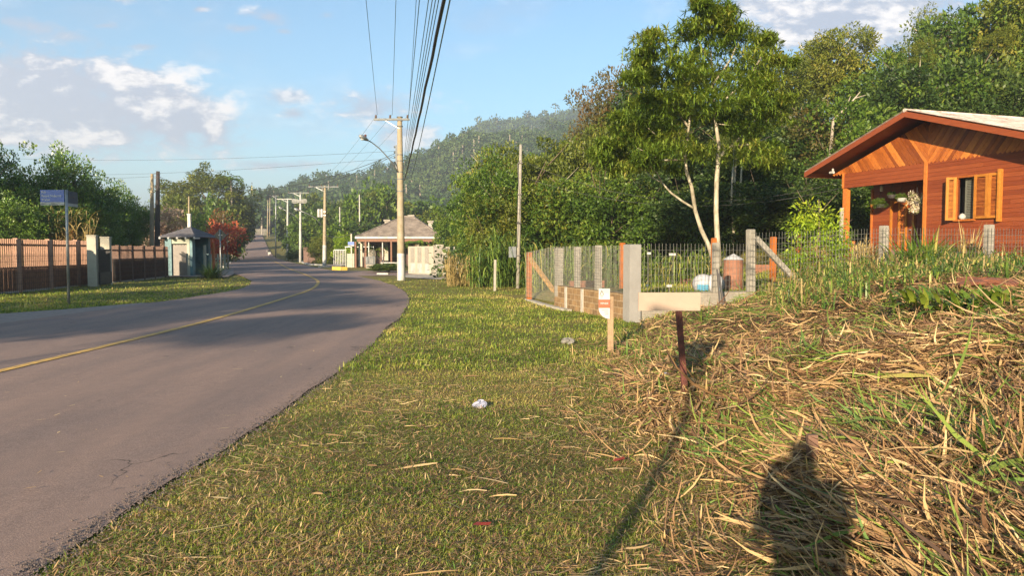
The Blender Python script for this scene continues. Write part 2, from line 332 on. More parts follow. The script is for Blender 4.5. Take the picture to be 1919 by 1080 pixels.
def brickmat(name, c1, c2, mortar, w=.39, h=.19):
    m, nt, b = nodes_of(name)
    uv = nt.nodes.new('ShaderNodeUVMap')
    br = nt.nodes.new('ShaderNodeTexBrick'); nt.links.new(uv.outputs[0], br.inputs[0])
    br.inputs['Color1'].default_value = (*c1, 1); br.inputs['Color2'].default_value = (*c2, 1); br.inputs['Mortar'].default_value = (*mortar, 1)
    br.inputs['Scale'].default_value = 1; br.inputs['Brick Width'].default_value = w; br.inputs['Row Height'].default_value = h
    br.inputs['Mortar Size'].default_value = .010; br.inputs['Mortar Smooth'].default_value = .3; br.inputs['Bias'].default_value = -.1
    n = noise_tex(nt, 7, 6, .7)
    c = mixc(nt, .8, br.outputs[0], ramp(nt, [(.3, (.6, .55, .5)), (.68, (1.2, 1.18, 1.12))], n), 'MULTIPLY')
    nt.links.new(c, b.inputs['Base Color']); b.inputs['Roughness'].default_value = .9
    inv = nt.nodes.new('ShaderNodeMath'); inv.operation = 'SUBTRACT'; inv.inputs[0].default_value = 1; nt.links.new(br.outputs['Fac'], inv.inputs[1])
    bump(nt, b, inv.outputs[0], .8, .015); return m
BLOCK = brickmat('rough_concrete_block', (.22, .135, .06), (.13, .08, .035), (.30, .22, .13), .27, .14)
BLOCKG = brickmat('grey_block', (.25, .23, .195), (.19, .175, .15), (.29, .26, .22), .39, .19)

# ------------------------------------------------------------------ mesh helpers
class MB:
    def __init__(s): s.v = []; s.f = []; s.t = []; s.uv = []; s.xf = None
    def add(s, vs, fs, tint=.5):
        o = len(s.v)
        for p in vs: s.v.append(tuple(s.xf @ Vector(p)) if s.xf else tuple(p)); s.t.append(tint)
        for f in fs: s.f.append(tuple(i + o for i in f))
        return s
    def box(s, x0, x1, y0, y1, z0, z1, tint=.5):
        return s.add([(x0, y0, z0), (x1, y0, z0), (x1, y1, z0), (x0, y1, z0), (x0, y0, z1), (x1, y0, z1), (x1, y1, z1), (x0, y1, z1)],
                     [(0, 3, 2, 1), (4, 5, 6, 7), (0, 1, 5, 4), (1, 2, 6, 5), (2, 3, 7, 6), (3, 0, 4, 7)], tint)
    def bar(s, a, b, w, h=None, tint=.5, up=(0, 0, 1)):
        a = Vector(a); b = Vector(b); h = h or w; d = (b - a).normalized(); upv = Vector(up)
        if abs(d.dot(upv)) > .95: upv = Vector((1, 0, 0))
        sd_ = d.cross(upv).normalized() * w / 2; u2 = sd_.normalized().cross(d).normalized() * h / 2
        vs = [a - sd_ - u2, a + sd_ - u2, a + sd_ + u2, a - sd_ + u2, b - sd_ - u2, b + sd_ - u2, b + sd_ + u2, b - sd_ + u2]
        return s.add(vs, [(0, 3, 2, 1), (4, 5, 6, 7), (0, 1, 5, 4), (1, 2, 6, 5), (2, 3, 7, 6), (3, 0, 4, 7)][::1], tint)
    def tube(s, pts, rad, n=8, tint=.5, caps=True):
        pts = [Vector(p) for p in pts]; rads = rad if isinstance(rad, (list, tuple)) else [rad] * len(pts)
        vs = []; prev = None
        for i, p in enumerate(pts):
            d = (pts[min(i + 1, len(pts) - 1)] - pts[max(i - 1, 0)]).normalized()
            a = d.orthogonal().normalized() if prev is None else (prev - d * prev.dot(d)).normalized()
            prev = a; b = d.cross(a)
            for k in range(n):
                an = 2 * math.pi * k / n; vs.append(p + (a * math.cos(an) + b * math.sin(an)) * rads[i])
        fs = []
        for i in range(len(pts) - 1):
            for k in range(n):
                fs.append((i * n + k, i * n + (k + 1) % n, (i + 1) * n + (k + 1) % n, (i + 1) * n + k))
        if caps: fs.append(tuple(reversed(range(n)))); fs.append(tuple((len(pts) - 1) * n + k for k in range(n)))
        return s.add(vs, fs, tint)
    def lathe(s, c, prof, n=14, tint=.5):
        vs = []; fs = []
        for r, z in prof:
            for k in range(n):
                an = 2 * math.pi * k / n; vs.append((c[0] + r * math.cos(an), c[1] + r * math.sin(an), c[2] + z))
        for i in range(len(prof) - 1):
            for k in range(n): fs.append((i * n + k, i * n + (k + 1) % n, (i + 1) * n + (k + 1) % n, (i + 1) * n + k))
        fs.append(tuple(reversed(range(n)))); fs.append(tuple((len(prof) - 1) * n + k for k in range(n)))
        return s.add(vs, fs, tint)
    def prism(s, poly, thick, tint=.5):
        """poly: list of 3D points (planar), thick: vector"""
        n = len(poly); t = Vector(thick)
        vs = [Vector(p) for p in poly] + [Vector(p) + t for p in poly]
        fs = [tuple(reversed(range(n))), tuple(range(n, 2 * n))] + [(k, (k + 1) % n, n + (k + 1) % n, n + k) for k in range(n)]
        return s.add(vs, fs, tint)
    def build(s, name, m, parent=None, smooth=False, uvscale=None, **pr):
        me = bpy.data.meshes.new(name); me.from_pydata(s.v, [], s.f)
        at_ = me.attributes.new('tint', 'FLOAT', 'POINT'); at_.data.foreach_set('value', s.t)
        if uvscale:
            uvl = me.uv_layers.new(name='UVMap')
            for p in me.polygons:
                nrm = p.normal
                for li in p.loop_indices:
                    co = me.vertices[me.loops[li].vertex_index].co
                    if abs(nrm.z) > .7: uvl.data[li].uv = (co.x, co.y)
                    else:
                        tx, ty = -nrm.y, nrm.x
                        uvl.data[li].uv = (co.x * tx + co.y * ty, co.z)
        me.materials.append(m)
        if smooth: me.polygons.foreach_set('use_smooth', [True] * len(me.polygons))
        me.update()
        return link(name, me, parent, **pr)
def link(name, me, parent=None, **pr):
    o = bpy.data.objects.new(name, me); COL.objects.link(o)
    if parent: o.parent = parent
    for k, v in pr.items():
        if v: o[k] = v
    return o
def thing(name, label, cat, loc=(0, 0, 0), rz=0.0, group=None, scale=None):
    o = bpy.data.objects.new(name, None); COL.objects.link(o); o.location = loc if len(loc) == 3 else (loc[0], loc[1], 0); o.rotation_euler = (0, 0, rz); o.empty_display_size = .1
    o['label'] = label; o['category'] = cat
    if group: o['group'] = group
    if scale: o.scale = scale
    return o
def copy_tree(o, parent=None):
    c = o.copy(); COL.objects.link(c); c.parent = parent
    for ch in o.children: copy_tree(ch, c)
    return c
def npmesh(name, Vv, Ff, tint, m, smooth=False):
    """Vv (N,3); Ff (M,k) constant k"""
    me = bpy.data.meshes.new(name); k = Ff.shape[1]
    me.vertices.add(len(Vv)); me.vertices.foreach_set('co', Vv.astype(np.float32).ravel())
    me.loops.add(Ff.size); me.loops.foreach_set('vertex_index', Ff.astype(np.int32).ravel())
    me.polygons.add(len(Ff)); me.polygons.foreach_set('loop_start', np.arange(0, Ff.size, k, dtype=np.int32)); me.polygons.foreach_set('loop_total', np.full(len(Ff), k, dtype=np.int32))
    if tint is not None:
        a = me.attributes.new('tint', 'FLOAT', 'POINT'); a.data.foreach_set('value', tint.astype(np.float32))
    me.materials.append(m); me.update(calc_edges=True)
    if smooth: me.polygons.foreach_set('use_smooth', np.ones(len(Ff), bool))
    return me
def unit(a): return a / np.maximum(np.linalg.norm(a, axis=1, keepdims=True), 1e-9)
def leaf_arrays(C, D, Nn, ln, wd, tint):
    """diamond leaves: C base, D long direction, Nn rough normal"""
    D = unit(D); S = unit(np.cross(D, Nn)); ln = ln[:, None]; wd = wd[:, None]; N2 = np.cross(S, D)
    A = C; B = C + D * ln * .45 + S * wd * .5 + N2 * ln * .06; T = C + D * ln; E = C + D * ln * .45 - S * wd * .5 + N2 * ln * .06
    Vv = np.stack([A, B, T, E], 1).reshape(-1, 3)
    Ff = np.arange(len(C) * 4).reshape(-1, 4)
    return Vv, Ff, np.repeat(tint, 4)
def crown_mesh(name, m, n_cl, per, seed, rad=(1, 1, 1), cl=.24, ll=.09, lw=.04, droop=.2, inner=.35, lump=.3, flatb=None, tbase=.5, tvar=.22):
    r = np.random.default_rng(seed)
    d = unit(r.normal(size=(n_cl, 3))); q = r.uniform(inner ** 2, 1, n_cl) ** .5
    ph = r.uniform(0, 6.28, 6)
    lumpf = 1 + lump * (np.sin(d[:, 0] * 3.1 + ph[0]) * np.sin(d[:, 1] * 2.7 + ph[1]) + .6 * np.sin(d[:, 2] * 5 + ph[2] + d[:, 0] * 4)) * .6 + r.normal(0, .07, n_cl)
    cc = d * (q * lumpf)[:, None] * np.array(rad)
    if flatb is not None: cc[:, 2] = np.maximum(cc[:, 2], flatb + r.uniform(0, .25, n_cl))
    cs = cl * r.uniform(.6, 1.3, n_cl); ct = r.normal(tbase, tvar * .7, n_cl)
    idx = np.repeat(np.arange(n_cl), per); n = len(idx)
    off = unit(r.normal(size=(n, 3))) * (r.uniform(.3, 1, n) ** .5)[:, None] * np.array((1, 1, .72))
    P = cc[idx] + off * cs[idx][:, None]
    D = off * 1.0 + d[idx] * .5 + r.normal(0, .6, (n, 3)) + np.array((0, 0, -droop))
    Nn = r.normal(0, .55, (n, 3)) + off * .7 + np.array((0, 0, .9))
    t = np.clip(ct[idx] + r.normal(0, tvar * .6, n) + off[:, 2] * .08, 0, 1)
    A = leaf_arrays(P, D, Nn, ll * r.uniform(.6, 1.3, n), lw * r.uniform(.7, 1.3, n), t)
    return npmesh(name, *A, m)
def ribbons(P, head, pitch, ln, wd, bend, tint, nseg=3, taper=1.0, roll=None, flat=False):
    """P (N,3); head, pitch radians; bend = change of pitch over the length"""
    n = len(P); pts = [P]; cur = P.copy(); pit = pitch.copy()
    for k in range(nseg):
        d = np.stack([np.cos(head) * np.cos(pit), np.sin(head) * np.cos(pit), np.sin(pit)], 1)
        cur = cur + d * (ln / nseg)[:, None]; pts.append(cur); pit = pit + bend / nseg
    S = np.stack([-np.sin(head), np.cos(head), np.zeros(n)], 1)
    if roll is not None:
        S = S * np.cos(roll)[:, None] + np.array((0, 0, 1.0)) * np.sin(roll)[:, None]
    vs = []
    for k, p in enumerate(pts):
        f = k / nseg; w = wd * ((.55 + .9 * f) if f < .5 else (1.0 - (f - .5) * 2 * .95 * taper)); w = np.maximum(w, wd * .06)
        vs += [p - S * (w / 2)[:, None], p + S * (w / 2)[:, None]]
    Vv = np.stack(vs, 1).reshape(-1, 3); m = 2 * (nseg + 1)
    base = (np.arange(n) * m)[:, None]; fs = []
    for k in range(nseg): fs.append(base + np.array([2 * k, 2 * k + 1, 2 * k + 3, 2 * k + 2]))
    return Vv, np.concatenate(fs, 0), np.repeat(tint, m)
def joinA(*arrs):
    o = 0; vs = []; fs = []; ts = []
    for v, f, t in arrs: vs.append(v); fs.append(f + o); ts.append(t); o += len(v)
    return np.concatenate(vs), np.concatenate(fs), np.concatenate(ts)
def text(name, s, size, m, parent, loc, rot, extrude=.002, align='CENTER', xs=1.0):
    c = bpy.data.curves.new(name, 'FONT'); c.body = s; c.size = size; c.extrude = extrude; c.align_x = align; c.align_y = 'CENTER'; c.offset = size * (.012 if s != 'VENDE' else 0)
    f_ = bpy.data.objects.new(name, c); me = bpy.data.meshes.new_from_object(f_); bpy.data.objects.remove(f_); me.materials.clear(); me.materials.append(m)
    o = bpy.data.objects.new(name, me); COL.objects.link(o); o.parent = parent; o.location = loc; o.rotation_euler = rot; o.scale = (xs, 1, 1)
    return o

# ================================================================== SETTING
def axis(segs):
    out = []
    for a, b, st in segs: out += list(np.arange(a, b, st))
    return np.array(out + [segs[-1][1]])
def gridmesh(name, xs, ys, zf, m, smooth=True):
    X, Y = np.meshgrid(xs, ys); Z = zf(X, Y); Vv = np.stack([X, Y, Z], -1).reshape(-1, 3)
    nx, ny = len(xs), len(ys); i = np.arange(nx - 1)[None, :] + np.arange(ny - 1)[:, None] * nx
    Ff = np.stack([i, i + 1, i + nx + 1, i + nx], -1).reshape(-1, 4)
    x_, y_ = Vv[:, 0], Vv[:, 1]; tt_ = ss((x_ - X0(y_) + .15) / .5) * (1 - ss((y_ - 14.5) / 3)) * ss((y_ + 3) / 3)
    return npmesh(name, Vv, Ff, tt_, m, smooth)
gx = axis([(-900, -200, 50), (-200, -60, 8), (-60, -14, 1.5), (-14, -3, .4), (-3, 7, .14), (7, 16, .3), (16, 60, 2), (60, 200, 10), (200, 900, 50)])
gy = axis([(-60, -4, 3), (-4, 2, .5), (2, 17, .14), (17, 30, .35), (30, 70, 1.2), (70, 320, 5), (320, 1200, 40)])
g = link('ground', gridmesh('ground', gx, gy, H, GROUND), kind='structure')

# road sheet
yy = np.concatenate([np.arange(-58, 2, 2.0), np.arange(2, 40, .22), np.arange(40, 320, 2.0)])
def sm(y, arr):
    w = np.clip(np.abs(y) * .12 + .3, .3, 12); return (np.interp(y - w, RY, arr) + np.interp(y - w / 2, RY, arr) + np.interp(y, RY, arr) + np.interp(y + w / 2, RY, arr) + np.interp(y + w, RY, arr)) / 5
def roadz(x, y): return H(x, y) + .012 + .0007 * np.abs(y)
er = sm(yy, RXR) + .05 * (vnoise(yy, yy * 0, .5, 1) - .5) + .12 * (vnoise(yy, yy * 0, 2.2, 2) - .5)
el = sm(yy, RXL) + .15 * (vnoise(yy, yy * 0, 1.3, 8) - .5)
T = np.linspace(0, 1, 15)
RX = el[:, None] * (1 - T) + er[:, None] * T; RYY = np.repeat(yy[:, None], 15, 1)
RZ = roadz(np.clip(RX, el[:, None] + .2, er[:, None] - .2), RYY) + .02 * (1 - (2 * T[None, :] - 1) ** 2)
Vv = np.stack([RX, RYY, RZ], -1).reshape(-1, 3); i = np.arange(14)[None, :] + np.arange(len(yy) - 1)[:, None] * 15
link('road', npmesh('road', Vv, np.stack([i, i + 1, i + 16, i + 15], -1).reshape(-1, 4), None, ASPH, True), kind='structure')
def Rs(y): return sm(np.asarray(y, float), RXR)
# centre line
LYp = [-60, 8.9, 13, 16.5, 20.2, 24, 27.7, 34.6, 43, 60, 104, 150]; LXp = [-6.15, -6.2, -6.2, -6.35, -6.7, -7.05, -7.45, -9.0, -11.9, -18.2, -33.6, -50.5]
ly = np.concatenate([np.arange(-58, 50, .5), np.arange(50, 150, 2)]); lx = (np.interp(ly - 2, LYp, LXp) + np.interp(ly, LYp, LXp) + np.interp(ly + 2, LYp, LXp)) / 3
dx = np.gradient(lx, ly); nrm = np.stack([np.ones_like(dx), -dx], 1); nrm /= np.linalg.norm(nrm, axis=1, keepdims=True)
vs = []
for s in (-.07, .07):
    px_ = lx + nrm[:, 0] * s; py_ = ly + nrm[:, 1] * s
    e1 = np.interp(py_, yy, el); e2 = np.interp(py_, yy, er); tt = (px_ - e1) / (e2 - e1)
    vs.append(np.stack([px_, py_, roadz(px_, py_) + .02 * (1 - (2 * tt - 1) ** 2) + .006 + .0002 * np.abs(py_)], 1))
Vv = np.stack(vs, 1).reshape(-1, 3); n = len(ly); i = np.arange(n - 1)[:, None] * 2
link('road_marking', npmesh('road_marking', Vv, i + np.array([0, 1, 3, 2]), None, LINEY), kind='structure')
def sheet(name, poly, m, dz=.03, kind='structure'):
    """polygon on the terrain, as a fine fan of strips between its two long sides: poly = left list and right list"""
    L_, R_ = poly; mb = MB(); nn = 14; rows = []
    for a, b in zip(L_, R_):
        for k in range(nn + 1):
            t = k / nn; x = a[0] * (1 - t) + b[0] * t; y = a[1] * (1 - t) + b[1] * t; mb.v.append((x, y, h1(x, y) + dz)); mb.t.append(.5)
    for r in range(len(L_) - 1):
        for k in range(nn): o = r * (nn + 1) + k; mb.f.append((o, o + 1, o + nn + 2, o + nn + 1))
    return mb.build(name, m, kind=kind)
def gxy(px, py): p = gp(px, py); return (p.x, p.y)
sheet('side_road', ([(-9.2, 43), (-10.6, 46.6), (-12.0, 50), (-13.6, 54)], [(8, 45), (8, 47.3), (8, 49.6), (8, 52)]), ASPH, .02)
sheet('driveway', ([(-6.6, 41.5), (-6.4, 43), (-6.0, 44.5), (-5.3, 46.2)], [(-3.4, 37), (-3.2, 39), (-2.9, 41), (-2.4, 43.4)]), CONC, .035)
sheet('path', ([(-19.7, 41.5), (-20.2, 46), (-21, 52), (-22.5, 60)], [(-15.6, 40.5), (-17.3, 46), (-19.6, 52), (-22.2, 59)]), PAVER, .06)
sheet('pavement', ([(-17.0, 68), (-20.2, 78), (-23.6, 88), (-27, 98)], [(-9.5, 65), (-15, 76), (-19.5, 86), (-24, 97)]), PAVER, .07)
# gravel shoulder
sheet('gravel_shoulder', ([(-14.0, 12.5), (-13.2, 14.5), (-12.4, 16.5), (-11.2, 19), (-10.6, 21)], [(-9.8, 12.5), (-9.9, 14.5), (-10.0, 16.5), (-10.1, 19), (-10.3, 21)]), PAVER, .015)

# ------------------------------------------------------------------ distant hills
def hillmesh(name, prof, Ynear, Yfar, z0, mat_, seed):
    """prof: list of (px, py) skyline at Yfar; the slope falls from there to Ynear and drops behind"""
    pxs = np.array([p[0] for p in prof], float); pys = np.array([p[1] for p in prof], float)
    cols = np.linspace(pxs[0], pxs[-1], 120); ts = np.linspace(0, 1.25, 46)
    P = []
    for t in ts:
        Y = Ynear + (Yfar - Ynear) * t
        sk = np.interp(cols, pxs, pys); top = CAMZ + (470 - sk) / F * Yfar
        prof_t = ss(min(t, 1)) * .55 + min(t, 1) * .45 if t <= 1 else 1 - (t - 1) * 1.6
        z = z0 + (top - 8 - z0) * prof_t
        x = (cols - CX) / F * Y
        z = z + 7 * (vnoise(x, cols * 0 + Y, 60, seed) - .5) * (1 if .1 < t < .96 else .2) + 3 * (vnoise(x, cols * 0 + Y, 22, seed + 1) - .5)
        P.append(np.stack([x, np.full_like(x, Y), z], 1))
    P = np.stack(P); ny, nx = P.shape[:2]; i = np.arange(nx - 1)[None, :] + np.arange(ny - 1)[:, None] * nx
    o = link(name, npmesh(name, P.reshape(-1, 3), np.stack([i, i + 1, i + nx + 1, i + nx], -1).reshape(-1, 4), None, mat_, True), kind='structure')
    return P
HG = plain('hill_scrub', (.035, .06, .018), .95, .5, .08, bmp=0)
farprof = [(560, 420), (700, 350), (800, 300), (860, 268), (880, 250), (905, 233), (930, 228), (965, 228), (1000, 220), (1050, 213), (1100, 202), (1180, 204), (1300, 215), (1500, 230), (1700, 260)]
nearprof = [(330, 430), (420, 395), (470, 385), (520, 375), (555, 358), (600, 343), (641, 338), (688, 331), (702, 322), (726, 323), (747, 314), (771, 306), (800, 294), (816, 285), (845, 276), (880, 262), (920, 262), (1000, 250), (1150, 240)]
blueprof = [(-300, 385), (0, 376), (180, 372), (250, 380), (275, 383), (330, 378), (420, 388), (520, 400)]
PF = hillmesh('far_hill', farprof, 560, 900, 8, HG, 11)
PN = hillmesh('wooded_hill', nearprof, 260, 520, 5, HG, 15)
PB = hillmesh('distant_mountain', blueprof, 1200, 2300, 20, HG, 19)
def hill_trees(name, P, n, lo, hi, seed, hts, per, leaf, euc=0.0, label=''):
    r = np.random.default_rng(seed); ny, nx = P.shape[:2]
    a = r.uniform(lo, hi, n); b = r.uniform(0, nx - 1.01, n)
    i0 = (a * 36).astype(int).clip(0, ny - 2); j0 = b.astype(int); fa = a * 36 - i0; fb = b - j0
    g_ = (P[i0, j0] * ((1 - fa) * (1 - fb))[:, None] + P[i0, j0 + 1] * ((1 - fa) * fb)[:, None] + P[i0 + 1, j0] * (fa * (1 - fb))[:, None] + P[i0 + 1, j0 + 1] * (fa * fb)[:, None])
    ht = r.uniform(*hts, n) * r.choice([.7, 1, 1, 1.25], n); ise = r.uniform(0, 1, n) < euc * (1.3 * vnoise(g_[:, 0], g_[:, 1], 50, 3)); ht = np.where(ise, ht * 1.45, ht)
    rad = np.where(ise, ht * .22, ht * .48)
    idx = np.repeat(np.arange(n), per); m = len(idx)
    d = unit(r.normal(size=(m, 3))); d[:, 2] = np.abs(d[:, 2]) * np.where(ise[idx], 1, 1.1) - .25
    C = g_[idx].copy(); q = r.uniform(.55, 1.0, m) + .12 * np.sin(d[:, 0] * 6 + idx) 
    C[:, :2] += d[:, :2] * (rad[idx] * q)[:, None]; C[:, 2] += ht[idx] * np.where(ise[idx], .72, .42) + d[:, 2] * ht[idx] * np.where(ise[idx], .26, .5) * q
    t = np.clip(r.normal(.5, .2, n)[idx] + .5 * (vnoise(C[:, 0], C[:, 1], 60, 8) - .5) + r.normal(0, .1, m), 0, 1)
    D = d + r.normal(0, .7, (m, 3)); Nn = d * 1.3 + r.normal(0, .45, (m, 3)) + np.array((0, 0, .4))
    A = leaf_arrays(C, D, Nn, leaf * r.uniform(.7, 1.4, m), leaf * .8 * r.uniform(.7, 1.3, m), t)
    o = link(name, npmesh(name, *A, HILLL), kind='stuff', label=label, category='woodland')
    # pale trunks of the tall ones
    e = np.where(ise)[0]
    if len(e):
        mb = MB()
        for k in e[:500]:
            p = g_[k]; mb.bar((p[0], p[1], p[2] - 1), (p[0] + r.normal(0, .4), p[1], p[2] + ht[k] * .8), .55, .55)
        mb.build('woodland_trunks', DEADB, kind='stuff', label='thin pale trunks of the tall trees on the hillside', category='tree trunks')
hill_trees('hill_woodland', PN, 5600, .05, 1.03, 21, (5.5, 10), 44, 1.45, .75, 'hazy forest of tall slender trees covering the nearer hillside')
hill_trees('far_hill_woodland', PF, 5600, .15, 1.03, 22, (7, 13), 30, 2.5, .06, 'hazy forest covering the farther high hill')

# ================================================================== TREES
CM = {}
def cm(k, *a, **kw):
    CM[k] = crown_mesh('crown_' + k, *a, **kw)
cm('g1', GREEN, 150, 110, 1, ll=.085, lw=.042); cm('g2', GREEN, 170, 100, 2, ll=.075, lw=.036, lump=.45, flatb=-.75)
cm('o1', OLIVE, 150, 110, 3, ll=.085, lw=.036, droop=.45); cm('o2', OLIVE, 140, 110, 4, ll=.075, lw=.034, lump=.5, cl=.2)
cm('b1', BROWNL, 140, 100, 5, ll=.075, lw=.034, lump=.4); cm('d1', DARKL, 160, 110, 6, ll=.085, lw=.045, lump=.35); cm('d2', DARKL, 160, 100, 7, ll=.075, lw=.04, lump=.45)
cm('thin', OLIVE, 80, 60, 8, ll=.07, lw=.03, lump=.6, cl=.17, inner=.5); cm('bush', GREEN, 90, 100, 9, ll=.12, lw=.05, flatb=-.5)
cm('far_g', GREEN, 90, 40, 10, ll=.17, lw=.11); cm('far_d', DARKL, 90, 40, 11, ll=.17, lw=.11, lump=.45); cm('far_o', OLIVE, 90, 40, 12, ll=.16, lw=.10, lump=.4)
cm('citrus', GLOSSY, 190, 110, 13, ll=.07, lw=.034, lump=.5, droop=.1, tbase=.62); cm('lime', LIMEL, 70, 60, 14, ll=.13, lw=.055, lump=.5, cl=.22, droop=.5)
cm('dome', OLIVE, 330, 110, 51, ll=.055, lw=.032, lump=.14, inner=.7, cl=.15, flatb=-.6); cm('red', REDL, 50, 32, 15, ll=.13, lw=.10, cl=.22); cm('rust', RUSTL, 60, 26, 16, ll=.11, lw=.05, cl=.26); cm('pink', PINKL, 110, 50, 17, ll=.09, lw=.05, cl=.2)
def trunk_mb(h, r0, limbs, spread, seed, top=1.0, lean=(0, 0)):
    q = random.Random(seed); mb = MB(); pts = []; x = y = 0
    for k in range(6):
        t = k / 5; pts.append((x + lean[0] * t * h, y + lean[1] * t * h, h * top * t - .3 * (k == 0))); x += q.uniform(-.05, .05) * h * .3; y += q.uniform(-.05, .05) * h * .3
    rr = [r0 * (1.25 if k == 0 else 1 - .75 * k / 5) for k in range(6)]
    mb.tube(pts, rr, 7)
    for k in range(limbs):
        t = q.uniform(.35, .9); i = min(4, int(t * 5)); a = Vector(pts[i]).lerp(Vector(pts[i + 1]), t * 5 - i); an = q.uniform(0, 6.28); L_ = spread * q.uniform(.5, .95)
        b = a + Vector((math.cos(an) * L_ * .5, math.sin(an) * L_ * .5, L_ * .35)); c = a + Vector((math.cos(an + .3) * L_, math.sin(an + .3) * L_, L_ * .85))
        mb.tube([a, b, c], [r0 * .45 * (1 - t * .5), r0 * .28, r0 * .08], 5)
    return mb
TREEN = [0]
def tree(name, label, x, y, top, rad, key, bk=None, group=None, zb=None, bottom=.25, tr=None, cat='tree', rotz=None, limbs=6, lean=(0, 0)):
    """top: world z of the crown's top, rad: crown radius, bottom: share of the height left free below the crown"""
    TREEN[0] += 1; z = h1(x, y) if zb is None else zb; hh = top - z
    t = thing(name, label, cat, (x, y, z), 0, group)
    cz0 = hh * bottom; rv = (hh - cz0) / 2; rr_ = tr or max(.05, hh * .016)
    c = link('crown', CM[key], t); c.location = (lean[0] * hh, lean[1] * hh, cz0 + rv); c.scale = (rad, rad, rv * 1.0); c.rotation_euler = (0, 0, random.uniform(0, 6.28) if rotz is None else rotz)
    trunk_mb(hh * .88, rr_, limbs, rad, TREEN[0], lean=lean).build('trunk', bk or BARK, t, smooth=True)
    return t
# --- right-hand wood; (px, Y, top py, width px, crown, place words, bottom)
FOREST = [
 (902, 40, 325, 100, 'g1', 'bushy bright green tree at the left end of the wood, beside the white walled gate', .08),
 (918, 36, 300, 120, 'g2', 'rounded green tree between the white walled gate and the slim grey pole', .08),
 (945, 42, 268, 120, 'o1', 'olive green tree whose top shows just left of the slim grey pole', .15),
 (1010, 38, 280, 140, 'o2', 'olive tree directly right of the slim grey pole top', .1),
 (1060, 44, 266, 120, 'g1', 'green tree behind the olive one, halfway to the brown crown', .15),
 (1095, 40, 232, 120, 'o1', 'olive tree at the foot of the brown leaved crown', .1),
 (1132, 43, 165, 120, 'b1', 'reddish brown leaved tree rising left of the long leaved tree', .3),
 (1172, 40, 205, 120, 'o1', 'olive green tree between the brown crowns and the long leaved tree', .2),
 (1185, 45, 128, 130, 'b1', 'second brown leaved tree, higher, touching the long leaved tree', .3),
 (1262, 40, 150, 180, 'd1', 'dark green tree hidden behind the long leaved tree', .2),
 (1430, 42, 100, 150, 'o2', 'olive tree peeping out right behind the long leaved tree', .3),
 (1492, 45, 82, 100, 'thin', 'thin crowned pale tree against the cloud, nearest the long leaved tree', .45),
 (1548, 46, 50, 120, 'o1', 'taller tree with flat spreading top under the big cloud', .45),
 (1600, 46, 58, 110, 'thin', 'open crowned tree with forked pale trunk under the cloud', .4),
 (1650, 44, 95, 130, 'g1', 'rounded green tree above the left roof slope of the wooden house', .3),
 (1700, 48, 50, 110, 'd2', 'dark tree above the ridge of the wooden house', .3),
 (1745, 50, 8, 100, 'thin', 'tall airy tree with tufted top against the sky above the house ridge', .45),
 (1790, 47, 45, 130, 'b1', 'brownish tree in the gap between the two tallest right-hand trees', .25),
 (1835, 41, -10, 150, 'g1', 'tall green tree whose top leaves the picture above the roof sheets', .3),
 (1905, 39, -60, 170, 'o1', 'tallest olive tree in the upper right corner', .3),
 (1985, 37, -60, 190, 'g2', 'large tree cut by the right edge above the roof', .2),
 (1480, 36, 215, 150, 'd1', 'dark tree in the middle of the wood right of the long leaved tree', .1),
 (1545, 35, 205, 160, 'b1', 'brown tinged tree over the left eave tip of the wooden house', .1),
 (1600, 34, 190, 170, 'g1', 'full green tree close behind the left eave of the wooden house', .08),
 (1675, 38, 140, 170, 'd2', 'dense dark tree behind the peak of the wooden house', .1),
 (1745, 37, 130, 170, 'g2', 'green tree behind the right part of the house ridge', .1),
 (1815, 37, 100, 170, 'd1', 'dark tree above the pale roof sheets, mid height', .1),
 (1890, 35, 120, 160, 'd2', 'dark tree above the pale roof sheets at the right edge', .25),
 (1210, 35, 330, 150, 'd2', 'low dark tree behind the block wall fence, under the long leaved tree', .05),
 (1150, 33, 330, 150, 'g2', 'low dense green tree behind the fence posts left of the long leaved tree', .05),
 (1085, 34, 325, 150, 'g1', 'low broad tree behind the pale fence posts', .05),
 (1025, 35, 330, 140, 'o1', 'low olive tree behind the orange corner post', .05),
 (965, 34, 345, 130, 'g2', 'low green tree behind the slim grey pole', .05),
 (928, 33, 365, 120, 'o2', 'low olive bush tree over the cane clump', .05),
 (1300, 31, 350, 140, 'd1', 'dark low tree behind the left pale trunk', .05),
 (1385, 34, 260, 150, 'd2', 'dark tree between the pale trunks and the wood', .2),
 (1440, 30, 345, 150, 'd1', 'low dark tree behind the braced concrete post', .04),
 (1515, 30, 330, 150, 'd2', 'low dark tree behind the lime green shrub', .04),
 (1585, 31, 300, 140, 'g2', 'green tree beside the left porch post of the wooden house', .04),
 (1640, 35, 330, 120, 'd1', 'dark tree seen through the porch opening', .04),
]
for (px, Y, pt, wp, key, lab, bot) in FOREST:
    x = px2x(px, Y); top = at(px, pt, Y).z; rad = wp / 2 / F * Y * 1.22
    z = h1(x, Y); 
    tree('woodland_tree', lab, x, Y, top, rad, key, PALEB if key in ('thin', 'o1') else BARK, 'trees of the wood on the right', bottom=bot)
